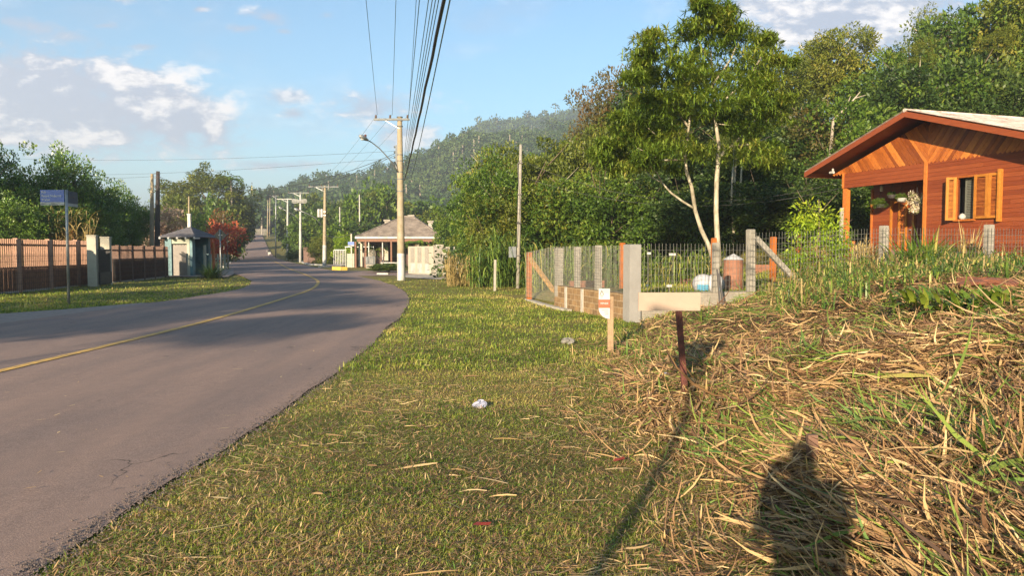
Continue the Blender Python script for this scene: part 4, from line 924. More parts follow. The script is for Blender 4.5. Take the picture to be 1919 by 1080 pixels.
def pot(label, x, y, kind, r=.11, h=.18, col=None, name='plant_pot', fol=.16, base=0.0):
    w_ = hw(x, y, base); t = thing(name, label, 'potted plant', w_, 0, 'pots on the porch edge')
    MB().lathe((0, 0, -.02), [(r * .7, 0), (r, h), (r * 1.1, h), (r * 1.1, h + .025), (r * .9, h + .025)], 12).build('pot', col or TERRA, t)
    c = link('foliage', CM[kind], t); c.location = (0, 0, h + fol * .6); c.scale = (fol, fol, fol * 1.1)
pot('terracotta pot with a pink leafed plant left of the house door', hx(1672, -.1), -.1, 'pink', fol=.13)
pot('small terracotta pot with green plant in front of the house door', hx(1685, -.15), -.15, 'bush', .09, .14, fol=.12)
pot('white pot with white spotted plant on the porch edge', hx(1701, -.1), -.1, 'pink', .09, .12, WHITEP, fol=.11)
pot('terracotta pot at the right end of the porch edge', hx(1712, -.15), -.15, 'bush', .10, .14, fol=.10)
pot('purple flowering pot at the left end of the porch', hx(1613, -.1), -.1, 'bush', .10, .1, plain('purple_pot', (.28, .14, .45), .6, .2, 8), fol=.07)
# low bench leg things on porch edge
# ================================================================== FENCES AND WALLS ON THE RIGHT
def dirv(a, b): d = Vector((b[0] - a[0], b[1] - a[1])); return d / d.length, d.length
P0 = (2.5, 15.4); 
def along(t): return (P0[0] - U[0] * t, P0[1] - U[1] * t)
def into(t): return (P0[0] + V[0] * t, P0[1] + V[1] * t)
def wallseg(mb, a, b, z0, z1, th, off=0.0):
    a = Vector((*a, 0)); b = Vector((*b, 0)); d = (b - a).normalized(); n = Vector((d.y, -d.x, 0)) * th / 2
    c = [a - n, b - n, b + n, a + n]; vs = [(v.x, v.y, z0 if not isinstance(z0, tuple) else z0[(0, 1, 1, 0)[i]]) for i, v in enumerate(c)] + [(v.x, v.y, z1 if not isinstance(z1, tuple) else z1[(0, 1, 1, 0)[i]]) for i, v in enumerate(c)]
    mb.add(vs, [(0, 3, 2, 1), (4, 5, 6, 7), (0, 1, 5, 4), (1, 2, 6, 5), (2, 3, 7, 6), (3, 0, 4, 7)])
WT = .60
t = thing('block_wall', 'low rough brown block wall on the verge with mortar joints, under wire mesh', 'wall')
mb = MB(); wallseg(mb, along(.17), along(4.35), -.15, WT, .14); mb.build('wall_face', BLOCK, t, uvscale=1)
mb = MB()
for tt, w in ((2.45, .13), (3.5, .12)): a, b = along(tt - w / 2), along(tt + w / 2); wallseg(mb, a, b, -.15, WT - .02, .19)
mb.build('wall_pier', CONC, t)
t = thing('mortared_wall', 'low grey rendered wall running from the corner pillar into the lot', 'wall')
mb = MB(); wallseg(mb, into(.17), into(2.9), -.1, WT + .01, .14); mb.build('wall_face', BLOCKG, t, uvscale=1)
# verge step
def post(name, label, xy, z0, z1, w, m, d=None, lean=(0, 0), grp=None, cat='post', rot=HROT, notch=True):
    d = d or w; t = thing(name, label, cat, (xy[0], xy[1], z0 - .25), rot, grp)
    mb = MB(); h = z1 - z0 + .25; mb.xf = None
    vs = [(-w / 2, -d / 2, 0), (w / 2, -d / 2, 0), (w / 2, d / 2, 0), (-w / 2, d / 2, 0)]; e = .012
    mb.add(vs + [(x + lean[0], y + lean[1], h - e) for x, y, z in vs] + [(x * .8 + lean[0], y * .8 + lean[1], h) for x, y, z in vs], [(0, 3, 2, 1), (8, 9, 10, 11)] + [(k, (k + 1) % 4, (k + 1) % 4 + 4, k + 4) for k in range(4)] + [(k + 4, (k + 1) % 4 + 4, (k + 1) % 4 + 8, k + 8) for k in range(4)])
    mb.build('shaft', m, t)
    if notch:
        wb = MB(); k = .35
        while k < h - .06:
            wb.box(-w / 2 - .004, w / 2 + .004, -d / 2 - .004, d / 2 + .004, k, k + .006); k += .13
        wb.build('tie_wire', DARKM, t)
    return t
z15 = lambda py, Y: at(960, py, Y).z
c0 = P0; post('corner_pillar', 'wide rendered concrete pillar at the near corner of the block wall', c0, -.05, z15(458, 15.4), .30, MORTAR, .26, notch=False, cat='pillar')
cw = MB(); a, b = into(.0), into(.30)
G1 = 'concrete fence posts'
p = along(4.2); post('fence_post', 'wide pale concrete post at the far end of the block wall', p, .55, z15(465, p[1]), .20, CONCP, .16, grp=G1)
p = along(2.95); post('fence_post', 'concrete post second from the far end of the block wall', p, .55, z15(463, p[1]), .12, CONCP, grp=G1)
p = along(1.7); post('fence_post', 'concrete post on the block wall just left of the corner pillar', p, .55, z15(460, p[1]), .13, CONCP, grp=G1)
p = into(2.0); post('fence_post', 'concrete post where the grey wall meets the dark rods', p, 0.1, z15(455, p[1]), .12, CONCP, grp=G1)
CP = (5.27, 16.3); post('fence_post', 'tall leaning concrete post with slanting brace', CP, .35, z15(430, 16.3), .14, CONCP, lean=(.0, -.03), grp=G1)
Q1 = (8.4, 16.75); Q2 = (11.0, 17.1); Q3 = (13.4, 17.4)
post('fence_post', 'concrete post in front of the porch', Q1, .8, z15(423, 16.75), .14, CONCP, grp=G1)
post('fence_post', 'concrete post in front of the shuttered window', Q2, .8, z15(421, 17.1), .15, CONCP, grp=G1)
post('fence_post', 'concrete post outside the right edge of the picture', Q3, .8, 2.1, .15, CONCP, grp=G1)
t = thing('brace_pole', 'slanting pale concrete brace leaning on the tall corner post', 'brace', (0, 0, 0))
a = at(1416, 446, 16.35); b = at(1503, 556, 16.6); b.z = h1(b.x, b.y) - .05; MB().bar(a, b, .10, .11).build('shaft', CONCP, t)
# orange treated wood posts
og = 'orange wood posts'
pO = along(6.6); post('wooden_post', 'orange wooden end post with slanting brace left of the block wall', pO, h1(*pO), z15(473, pO[1]), .125, ORWOOD, grp=og, cat='post', notch=False)
t = thing('wooden_brace', 'yellow slanting wooden brace between the orange end post and the wall end', 'brace', (0, 0, 0)); e = along(4.55)
MB().bar((pO[0], pO[1], z15(483, pO[1])), (e[0], e[1], .42), .09, .10).build('shaft', LTWOOD, t)
def wp(label, px, pt, pb, Y, w=.12):
    a = at(px, pb, Y); zt_ = at(px, pt, Y).z; zb_ = min(a.z, h1(a.x, Y)); post('wooden_post', label, (a.x, Y), zb_, zt_, w, ORWOOD, grp=og, notch=False)
wp('orange wooden post inside the lot left of the corner pillar', 1166, 455, 525, 20.5, .12)
wp('orange wooden post right behind the right pale trunk', 1337, 446, 520, 19.8, .11)
wp('orange wooden post behind the slanting concrete brace', 1448, 444, 522, 19.6, .12)
wp('orange wooden post touching the porch post of the house', 1596, 452, 486, 24.3, .13)
wp('orange wood post stub behind the lime green shrub', 1497, 440, 480, 20.2, .1)
# welded mesh
def meshpanel(label, a, b, z0, z1, sp=.062, hs=.13, r=.0028):
    d, L_ = dirv(a, b); t = thing('wire_fence', label, 'wire fence', (a[0], a[1], 0), 0, 'wire mesh panels')
    mb = MB(); n = max(2, int(L_ / sp)); f = lambda z, k: (z[0] * (1 - k) + z[1] * k) if isinstance(z, tuple) else z
    for k in range(n + 1):
        s = L_ * k / n; wv = .012 * math.sin(k * 1.7); zz0, zz1 = f(z0, k / n), f(z1, k / n)
        mb.bar((d.x * s, d.y * s, zz0), (d.x * s + wv * d.y, d.y * s - wv * d.x, zz1 + .03), r * 2, r * 2)
    z = 0
    H_ = f(z1, 0) - f(z0, 0)
    while z < H_:
        mb.bar((0, 0, f(z0, 0) + z), (d.x * L_, d.y * L_, f(z0, 1) + z * (f(z1, 1) - f(z0, 1)) / H_), r * 1.8, r * 1.8); z += hs
    mb.build('mesh', WIRE, t)
def off(p, dx, dy): return (p[0] + dx, p[1] + dy)
meshpanel('wire mesh panel over the brown block wall', off(along(.15), -.09, -.02), off(along(4.3), -.09, -.02), .6, 1.58)
meshpanel('wire mesh panel between the wall end and the orange post', off(along(4.3), -.09, -.02), off(along(6.6), -.1, -.02), .15, (1.58, 1.42))
meshpanel('wire mesh panel over the grey rendered wall', off(into(.15), .02, -.08), off(into(2.9), .02, -.08), .6, 1.62, .085)
meshpanel('wire mesh panel between the braced post and the post in front of the porch', off(CP, 0, -.09), off(Q1, 0, -.09), (.45, .95), (1.86, 1.98), .075)
meshpanel('wire mesh panel in front of the porch and the plank wall', off(Q1, 0, -.09), off(Q2, 0, -.09), .95, 1.98, .075)
meshpanel('wire mesh panel at the right edge of the picture', off(Q2, 0, -.09), off(Q3, 0, -.09), .95, 1.98, .075)
# dark rods and slanted kerb pieces
t = thing('iron_rods', 'two dark slanting iron rods stuck in front of the grey wall', 'rods', (0, 0, 0))
for a, b in (((1344, 505), (1350, 580)), ((1347, 512), (1356, 578))): MB().bar(at(*a, 15.3), at(*b, 15.2), .035, .03).build('rod', DARKM, t)
t = thing('concrete_strip', 'narrow whitish concrete strip on the grass in front of the block wall', 'kerb', (0, 0, 0))
mb = MB(); pts = [gp(988, 563), gp(1015, 572), gp(1045, 580), gp(1066, 584)]
for a, b in zip(pts[:-1], pts[1:]): mb.bar(a + Vector((0, 0, .0)), b + Vector((0, 0, .0)), .16, .10)
mb.build('slab', CONC, t)
# ================================================================== SIGNS AND POSTS NEAR THE CAMERA
p = gp(1144, 660); t = thing('sale_sign', 'real estate sale sign with orange band on a weathered wooden stake', 'sign', p)
tp = at(1144, 556, p.y) - p
MB().bar((0, 0, -.2), (tp.x, 0, tp.z), .085, .03, .5, up=(0, 1, 0)).build('stake', PINEW, t)
def sp(px, py): return at(px, py, p.y - .03) - p
x0, x1 = sp(1122, 541).x, sp(1143, 541).x; zt_, zb_ = sp(1122, 541).z, sp(1122, 598).z
poly = [(x0, 0, zt_), (x0, 0, zb_ + .16)]
for k in range(1, 9): an = math.pi / 2 * k / 8; poly.append((x1 - (x1 - x0) * math.cos(an), 0, zb_ + .16 - .16 * math.sin(an)))
poly += [(x1, 0, zt_)]
bd = MB().prism([(a, -.035, c) for a, b, c in poly], (0, .008, 0)).build('board', WHITEP, t)
zm = zt_ - .16
MB().prism([(x0, -.038, zm), (x0, -.038, zm - .125), (x1, -.038, zm - .125), (x1, -.038, zm)], (0, .002, 0)).build('orange_band', ORSIGN, bd)
text('lettering', 'VENDE', .038, WTXT, bd, ((x0 + x1) / 2, -.041, zm - .058), (R(90), 0, 0), .0006)
xa = x0 + .045
mb = MB(); mb.bar((xa - .03, -.037, zt_ - .095), (xa, -.037, zt_ - .03), .008, .002, up=(0, 1, 0)); mb.bar((xa, -.037, zt_ - .03), (xa + .03, -.037, zt_ - .095), .008, .002, up=(0, 1, 0)); mb.build('roof_logo', DKTXT, bd)
text('lettering', 'AK', .035, GTXT, bd, (xa, -.037, zt_ - .105), (R(90), 0, 0), .0005)
mb = MB()
for k, w in enumerate((.10, .06, .05)): mb.box(x1 - .02 - w, x1 - .02, -.0375, -.0358, zm - .16 - k * .03, zm - .152 - k * .03)
mb.box(x0 + .03, x0 + .06, -.0375, -.0358, zt_ - .135, zt_ - .128); mb.build('small_print', GTXT, bd)
# rusty post with blank board
p = gp(1286, 737); t = thing('board_post', 'leaning rusty steel post carrying a blank beige board', 'sign post', p); Yp = p.y
tp = at(1270, 560, Yp) - p
MB().bar((.01, 0, -.25), (tp.x, tp.y, tp.z), .052, .035, up=(0, 1, 0)).build('post', RUST, t)
a = at(1195, 548, Yp) - p; b = at(1310, 582, Yp) - p
MB().box(a.x, b.x, -.045, -.027, b.z, a.z).build('board', BEIGE, t)
# short wood stake in the mulch
p = gp(1523, 880); t = thing('wooden_stake', 'short dark wooden stake in the cut grass', 'stake', p); tp = at(1522, 815, p.y) - p
MB().bar((0, 0, -.15), (tp.x, 0, tp.z), .062, .035, up=(0, 1, 0)).build('shaft', plain('dark_stake_wood', (.13, .07, .045), .8, .3, 12, bmp=.5), t)
# litter on the verge
def blobthing(name, label, px, py, r, m, seed, sq=.55, cat=None):
    p = gp(px, py); rr = random.Random(seed); t = thing(name, label, cat or name.replace('_', ' '), p); mb = MB(); n = 14; rows = 8; vs = []
    ph = [rr.uniform(0, 6) for _ in range(4)]
    for i in range(rows + 1):
        th = math.pi * i / rows
        for k in range(n):
            an = 2 * math.pi * k / n; q = r * (1 + .22 * math.sin(3 * an + ph[0] + th * 2) + .15 * math.sin(5 * an + ph[1]) * math.sin(th * 4 + ph[2]) + rr.uniform(-.08, .08))
            vs.append((q * math.sin(th) * math.cos(an), q * math.sin(th) * math.sin(an) * .8, q * math.cos(th) * sq + r * sq * .8))
    fs = [(i * n + k, i * n + (k + 1) % n, (i + 1) * n + (k + 1) % n, (i + 1) * n + k) for i in range(rows) for k in range(n)]
    mb.add(vs, [f[::-1] for f in fs]).build('body', m, t)
blobthing('plastic_bag', 'crumpled clear plastic bag on the mown verge', 900, 766, .065, PLASTIC, 1, .6)
blobthing('stone', 'grey stone lump in the grass near the sale sign', 1063, 645, .10, STONE, 2, .5)
blobthing('plastic_scrap', 'small pale plastic scrap in the straw left of the rusty post', 1247, 712, .05, PLASTIC, 3, .7)
p = gp(902, 997); t = thing('fallen_leaf', 'dark red fallen leaf on the near verge', 'leaf', p + Vector((0, 0, .035)))
MB().add([(-.05, 0, 0), (-.02, -.025, .006), (.04, -.02, .004), (.055, .005, .012), (.03, .025, .002), (-.02, .022, .008), (0, 0, .012)], [(0, 1, 6), (1, 2, 6), (2, 3, 6), (3, 4, 6), (4, 5, 6), (5, 0, 6)], .1).build('blade', REDL, t)
t = thing('fallen_leaf', 'brown red fallen leaf near the straw edge', 'leaf', gp(1160, 872) + Vector((0, 0, .035)), .7)
MB().add([(-.06, 0, 0), (-.02, -.025, .006), (.04, -.02, .004), (.055, .005, .012), (.03, .025, .002), (-.02, .022, .008), (0, 0, .012)], [(0, 1, 6), (1, 2, 6), (2, 3, 6), (3, 4, 6), (4, 5, 6), (5, 0, 6)], .3).build('blade', REDL, t)
# slim grey service pole, white stake
p = gp(970, 541); t = thing('service_pole', 'slim pale grey steel pole with small meter box at the foot of the wood', 'pole', p); tp = at(976, 271, p.y) - p
mx = tp.z
MB().tube([(0, 0, -.3), (tp.x * .5, 0, mx * .5), (tp.x, 0, mx)], [.075, .068, .055], 10).build('pole', CONCP, t, smooth=True)
MB().box(-.34, -.06, -.1, .06, 1.2, 1.62).build('meter_box', GREYM, t); mb = MB(); [mb.box(-.09 + tp.x * z / mx, .09 + tp.x * z / mx, -.09, .09, z, z + .04) for z in (1.25, 2.5, 3.6, 4.8)]; mb.build('band', DARKM, t)
MB().tube([(tp.x - .02, -.08, mx - .6), (tp.x - .12, -.08, mx - .75), (tp.x * .7, -.08, 3.3), (-.02, -.08, 1.6)], .012, 5).build('cable', CABLE, t)
p = gp(927, 546); t = thing('white_stake', 'short white painted stake in front of the cane clump', 'stake', p); MB().bar((0, 0, -.2), ((at(928, 487, p.y) - p).x, 0, (at(928, 487, p.y) - p).z), .09, .07, up=(0, 1, 0)).build('shaft', CONCP, t)
# street name sign (left verge)
def street_sign(label, base, h, lines, lines2, dims=(.66, .34), rz=0.0, lean=0.0, mats=(BLUEP, BLUED), narrow=1.0):
    t = thing('street_name_sign', label, 'street sign', base, rz)
    MB().tube([(0, 0, -.3), (lean * .6, 0, h * .6), (lean, 0, h)], .038, 10).build('pole', GALV, t, smooth=True)
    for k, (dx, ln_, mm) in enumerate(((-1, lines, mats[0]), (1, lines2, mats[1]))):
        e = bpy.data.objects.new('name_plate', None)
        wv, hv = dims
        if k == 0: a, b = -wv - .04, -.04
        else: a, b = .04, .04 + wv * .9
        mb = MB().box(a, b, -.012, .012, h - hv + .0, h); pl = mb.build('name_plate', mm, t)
        if k == 0: pl.rotation_euler = (0, 0, R(0)); pl.location = (lean, -.03, 0)
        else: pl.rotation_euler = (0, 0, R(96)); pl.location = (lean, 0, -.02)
        MB().box(a - .001, b + .001, -.013, .013, h - hv - .085, h - hv - .001).build('white_strip', WHITEP, pl)
        for j, s in enumerate(ln_): text('lettering', s, hv * .26, WTXT if k == 0 else GTXT, pl, (a + .035, -.0145, h - hv * (.18 + .31 * j)), (R(90), 0, 0), .001, 'LEFT', narrow)  # turned plate's letters are grey, with its shade painted into them
        if k == 0: text('lettering', 'Bairro', .045, GTXT, pl, (a + .03, -.0155, h - hv - .045), (R(90), 0, 0), .001, 'LEFT'); text('lettering', 'Centro', .05, GTXT, pl, (a + .3, -.0155, h - hv - .045), (R(90), 0, 0), .001, 'LEFT')
    return t
p = gp(129, 571); ht = (at(124, 356, p.y) - p).z
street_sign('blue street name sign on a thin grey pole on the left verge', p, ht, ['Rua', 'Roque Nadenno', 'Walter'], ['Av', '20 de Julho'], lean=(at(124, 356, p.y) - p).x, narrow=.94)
# diamond sign seen from behind
p = gp(414, 521); t = thing('diamond_sign', 'dark diamond road sign seen from behind on a grey pole', 'road sign', p); hz = (at(414, 431, p.y) - p).z
MB().tube([(0, 0, -.2), (0, 0, hz)], .035, 8).build('pole', GALV, t, smooth=True)
c_ = (at(414, 441, p.y) - p).z; s_ = .36
MB().prism([(-s_, .045, c_), (0, .045, c_ - s_), (s_, .045, c_), (0, .045, c_ + s_)], (0, .01, 0)).build('plate', DARKM, t); MB().box(-.12, .12, .036, .044, c_ - .02, c_ + .02).build('bracket', GALV, t)

# ================================================================== UTILITY POLES
def insulators(mb, xs, y, z):
    for x in xs: mb.lathe((x, y, z), [(.035, 0), (.05, .03), (.03, .05), (.06, .08), (.06, .1), (.035, .13), (.04, .17), (.015, .18)], 8)
def utility_pole(label, px, pyb, pyt, m, Y=None, r=.14, arm=(-1.2, .5), white=0.0, lamp=None, ptx=None, grp='utility poles', arm_m=None, trafo=False, arm_dz=.12, azm=0.0, cutout=False):
    p = gp(px, pyb) if Y is None else onv(px, Y); top = at(ptx or px, pyt, p.y) - p
    t = thing('utility_pole', label, 'utility pole', p, 0, grp)
    MB().tube([(0, 0, -.5), (top.x * .3, 0, top.z * .3), (top.x * .7, 0, top.z * .7), (top.x, 0, top.z)], [r * 1.2, r * 1.12, r * .9, r * .72], 14).build('pole', m, t, smooth=True)
    if white: MB().tube([(0, 0, -.1), (top.x * white / top.z, 0, white)], [r * 1.2 + .006, r * 1.17 + .006], 14, caps=False).build('white_band', WHITEP, t, smooth=True)
    if arm:
        z = top.z - arm_dz; a = MB().box(top.x + arm[0], top.x + arm[1], -.17, -.07, z - .05, z + .05).build('crossarm', arm_m or GREYM, t)
        mb = MB(); xs = [top.x + arm[0] + .1, top.x + (arm[0] * .6 + arm[1] * .4) + .1, top.x + arm[1] - .1]; insulators(mb, xs, -.12, z + .05); mb.build('insulator', INSUL, a)
        MB().bar((top.x + arm[0] * .55, -.12, z - .05), (top.x, -.12, z - .45), .03, .03).build('brace', GALV, t)
    if lamp:
        pts = [at(x, y, p.y - .2 - .3 * k) - p for k, (x, y) in enumerate(lamp)]
        hd_ = pts[-1]; MB().tube(pts, .028, 8).build('lamp_arm', GALV, t, smooth=True)
        d = (pts[-1] - pts[-2]).normalized(); L_ = .55 if len(lamp) > 3 else .5; n = Vector((0, 0, 1))
        o = MB(); e = hd_ + d * L_; u = Vector((0, -1, 0)); o.tube([hd_ - d * .05, hd_ + d * .12, hd_ + d * .35, e], [.05, .09, .12, .05], 10); o.build('lamp_head', GALV, t, smooth=True)
        MB().tube([hd_ + d * .2 - n * .06, hd_ + d * .35 - n * .08, e - d * .05 - n * .02], [.03, .08, .02], 8).build('lamp_glass', LENS, t, smooth=True)
        MB().lathe(tuple(hd_ + d * .12 + n * .06), [(.05, 0), (.055, .12), (.03, .15)], 10).build('light_sensor', RUST, t)
    return t, p, top
mt, mp, mtop = utility_pole('nearest big concrete pole with crossarm and curved street lamp, white painted foot', 752, 526, 220, POLEC, r=.165, arm=(-1.25, .5), white=1.35, ptx=749, lamp=[(745, 322), (735, 305), (724, 292), (711, 278), (697, 267), (688, 262)])
mb = MB(); [mb.lathe((mtop.x - .26, -.03, z), [(.02, 0), (.05, .02), (.03, .05), (.05, .08), (.02, .1)], 8) for z in (5.55, 5.8, 6.05, 6.3, 6.55)]; mb.box(mtop.x - .22, mtop.x - .14, -.05, -.02, 5.5, 6.7)
mb.build('insulator_rack', GREYM, mt)
mb = MB(); [mb.tube([(mtop.x * z / 8 , 0, z), (mtop.x * z / 8, 0, z + .04)], .19 - .005 * z, 12) for z in (4.4, 5.0, 5.35, 5.9, 6.2, 7.6, 8.05)]; mb.build('band', GREYM, mt)
utility_pole('brown pole with transformer drums and curved street lamp, white painted foot', 608, 500, 348, POLEC, r=.15, arm=(-1.5, 1.3), white=2.0, lamp=[(603, 422), (590, 408), (575, 400), (562, 395)], ptx=609)
tp_, pp_, tt_ = None, None, None
t = thing('transformer', 'two pale transformer drums hung on the brown pole', 'transformer', at(600, 400, 66))
for k, dx_ in enumerate((-.12, .16)): MB().lathe((dx_, 0, -.35), [(.11, 0), (.13, .04), (.13, .68), (.11, .72), (.04, .74)], 14).build('drum', WHITEP, t, smooth=False)
MB().box(.28, .5, -.03, .03, .12, .18).box(.28, .5, -.03, .03, -.2, -.14).build('bracket', GALV, t)
utility_pole('pale pole with round cable loops and street lamp, third along the road', 563, 488, 360, WHITEP, Y=92, r=.14, arm=(-1.5, 1.1), lamp=[(561, 413), (552, 404), (540, 397), (530, 392)], arm_m=GREYM)
t = thing('cable_loop', 'flat coil of pale cable slung round the third pole', 'cable coil', at(561, 379, 91.6)); mb = MB()
for z in (0, .12, .24): mb.tube([(.9 * math.cos(a), .12 * math.sin(a), z + .12 * math.sin(2 * a)) for a in np.linspace(0, 6.283, 20)], .035, 5)
mb.build('coil', WHITEP, t)
utility_pole('square white concrete pole without lamp, fourth along the road', 539, 478, 372, WHITEP, Y=112, r=.15, arm=(-1.6, .7), arm_m=WHITEP)
utility_pole('bluish grey steel lamp pole near the crest', 517, 455, 366, GALV, Y=150, r=.12, arm=(-1.2, .6), lamp=[(516, 395), (512, 393), (505, 393)])
utility_pole('thin pale pole at the crest by the palings', 502, 443, 375, POLEC, Y=230, r=.16, arm=None)
utility_pole('second thin pole at the crest just right of the first', 506, 443, 371, POLEC, Y=240, r=.16, arm=None)
lp1 = utility_pole('tall dark brown wooden pole behind the dark fence', 294, 466, 321, POLEB, Y=47, r=.15, arm=None, ptx=296, grp='poles behind the dark fence')
mb = MB(); [mb.box(-.06 + .03, .35, -.03, .03, z, z + .04) for z in (5.5, 6.1, 6.35)]; mb.build('cable_hook', DARKM, lp1[0])
lp2 = utility_pole('slightly shorter pale brown pole left of the tall dark one', 284, 466, 326, POLEC, Y=49, r=.13, arm=None, grp='poles behind the dark fence', ptx=285)
utility_pole('distant thin pole behind the gatehouse', 354, 430, 368, POLEC, Y=78, r=.1, arm=None, grp='poles behind the dark fence')
t = thing('white_pillar', 'short white pillar top showing behind the gatehouse roof', 'pillar', onv(357, 60)); MB().box(-.12, .12, -.12, .12, -.2, (at(357, 403, 60).z)).box(-.15, .15, -.15, .15, at(357, 403, 60).z + .001, at(357, 403, 60).z + .08).build('shaft', WHITEP, t)
for px, Y, pt, lab in ((675, 105, 365, 'thin white mast in the trees left of the tiled roof'), (638, 110, 388, 'short white mast in the trees by the transformer pole'), (707, 430, 337, 'white mast on the wooded hillside')):
    q = onv(px, Y); zt_ = at(px, pt, Y).z; z0 = q.z if Y < 200 else at(px, 358, Y).z; t = thing('mast', lab, 'mast', (q.x, Y, z0)); MB().tube([(0, 0, 0), (0, 0, zt_ - z0)], [.12, .08] if Y < 200 else [.35, .3], 7).build('pole', WHITEP, t)
# pole behind the camera that carries the near ends of the wires
NP = Vector((2.6, -10, 0)); t = thing('utility_pole', 'concrete pole behind the photographer carrying the overhead wires', 'utility pole', NP, 0, 'utility poles')
MB().tube([(0, 0, -.5), (0, 0, 8.3)], [.2, .13], 12).build('pole', POLEC, t, smooth=True); MB().box(-1.25, .5, -.17, -.07, 8.1, 8.2).build('crossarm', GREYM, t)
def wire(label, a, b, sag, r, m, n=18, grp='overhead wires', name='overhead_wire', wob=0.0):
    a = Vector(a); b = Vector(b); pts = []
    for k in range(n + 1):
        t = k / n; q = a.lerp(b, t); q.z -= 4 * sag * t * (1 - t); q.x += wob * math.sin(k * 2.1); q.z += wob * math.sin(k * 1.3); pts.append(q)
    o = MB().tube(pts, r, 6).build(name, m, None, smooth=True); o['label'] = label; o['category'] = 'wire'; o['group'] = grp
# near span: from the main pole over the road side to the pole behind the camera, ends given by where the wires leave the top of the picture
def span(label, pxa, pya, pxt, r, m, sag=.0, Yt=None, wob=0.0, dy=0):
    A = at(pxa, pya, mp.y - .1 + dy); k = ray(pxt, 0); # second point: on the picture's top edge, height near that of A minus the sag
    zt_ = A.z - sag * .9; Y = (zt_ - CAMZ) / k.z * k.y; B = Vector((k.x / k.y * Y, Y, zt_)); d = (B - A); e = A + d * ((A.y + 10) / (A.y - B.y)); e.z = zt_ + (A.z - zt_) * .9 
    pts = [A]; n = 40
    # parabola through A, B, e in z along y
    ya, yb, ye = A.y, B.y, e.y; za, zb2, ze = A.z, zt_, A.z
    for i in range(1, n + 1):
        y = ya + (ye - ya) * i / n
        z = za * (y - yb) * (y - ye) / ((ya - yb) * (ya - ye)) + zb2 * (y - ya) * (y - ye) / ((yb - ya) * (yb - ye)) + ze * (y - ya) * (y - yb) / ((ye - ya) * (ye - yb))
        x = A.x + (e.x - A.x) * i / n; pts.append(Vector((x + wob * math.sin(i * 1.9), y, z + wob * math.sin(i * 1.1))))
    o = MB().tube(pts, r, 6).build('overhead_wire', m, None, smooth=True); o['label'] = label; o['category'] = 'wire'; o['group'] = 'overhead wires of the near span'
span('thin wire from the left insulator of the nearest pole up to the top edge', 707, 215, 686, .008, COPPER, .25)
span('thin wire from the middle insulator of the nearest pole up to the top edge', 735, 215, 742, .008, COPPER, .25)
span('thin wire from the right insulator of the nearest pole, leftmost of the fan', 766, 215, 780, .008, COPPER, .25)
for k, (pa, py_, pt_) in enumerate([(757, 300, 786), (757, 306, 803), (758, 312, 810), (758, 318, 816), (758, 324, 822)]):
    span(['first', 'second', 'third', 'fourth', 'fifth'][k] + ' from the left of the five green wires left of the thick black cable', pa, py_, pt_, .0075, COPPER, .35)
span('thick black bundled cable running from the nearest pole over the verge', 758, 338, 832, .025, CABLE, .35, wob=.006)
span('single wire right of the thick black cable', 769, 342, 843, .010, COPPER, .35)
# far spans
hA = [at(707, 214, mp.y), at(735, 214, mp.y), at(766, 214, mp.y)]; hB = [at(592, 346, 66), at(605, 346, 66), at(624, 346, 66)]
for k in range(3): wire(['left', 'middle', 'right'][k] + ' thin wire between the nearest pole and the transformer pole', hA[k], hB[k], .35, .007, COPPER, grp='overhead wires of the far span')
wire('black cable from the nearest pole down to the transformer pole', at(752, 348, mp.y), at(609, 440, 66), 1.1, .022, CABLE, grp='overhead wires of the far span')
for k, (a, b) in enumerate([((592, 346, 66), (551, 358, 92)), ((624, 346, 66), (572, 358, 92)), ((551, 358, 92), (526, 371, 112)), ((609, 400, 66), (563, 410, 92)), ((563, 410, 92), (539, 415, 112))]):
    wire(['upper left wire between the transformer pole and the third pole', 'upper right wire between the transformer pole and the third pole', 'wire between the third and the square white pole', 'lower wire between the transformer pole and the third pole', 'lower wire between the third and the square white pole'][k], at(*a), at(*b), .35, .012, CABLE, 10, 'overhead wires of the far span')
wire('upper drop cable sagging from the nearest pole across the road to the brown poles', at(744, 286, mp.y), at(297, 334, 47), 1.25, .012, CABLE, grp='drop cables across the road'); wire('lower drop cable sagging from the nearest pole across the road to the brown poles', at(744, 289, mp.y), at(285, 345, 49), 1.5, .010, CABLE, grp='drop cables across the road')
wire('faint wire high across the road left of the nearest pole', at(742, 283, mp.y), at(-80, 292, 60), .4, .006, CABLE, grp='drop cables across the road'); wire('second faint wire across the road left of the nearest pole', at(742, 296, mp.y), at(-80, 322, 60), .5, .006, CABLE, grp='drop cables across the road')
wire('third faint wire crossing from the brown poles to the left edge', at(296, 330, 47), at(-60, 318, 44), .3, .006, CABLE, grp='drop cables across the road')
wire('wire from the brown poles towards the dome tree', at(297, 330, 47), at(440, 338, 90), 1.2, .010, CABLE, grp='drop cables across the road')
wire('thin wire low between the grey service pole and the wooden house', at(976, 300, 29), hw(-.5, 1, 2.9), 1.2, .006, CABLE, grp='service wires by the wood'); wire('second thin wire low along the wood to the wooden house', at(975, 330, 29), hw(-.5, 1.4, 2.75), 1.0, .006, CABLE, grp='service wires by the wood')

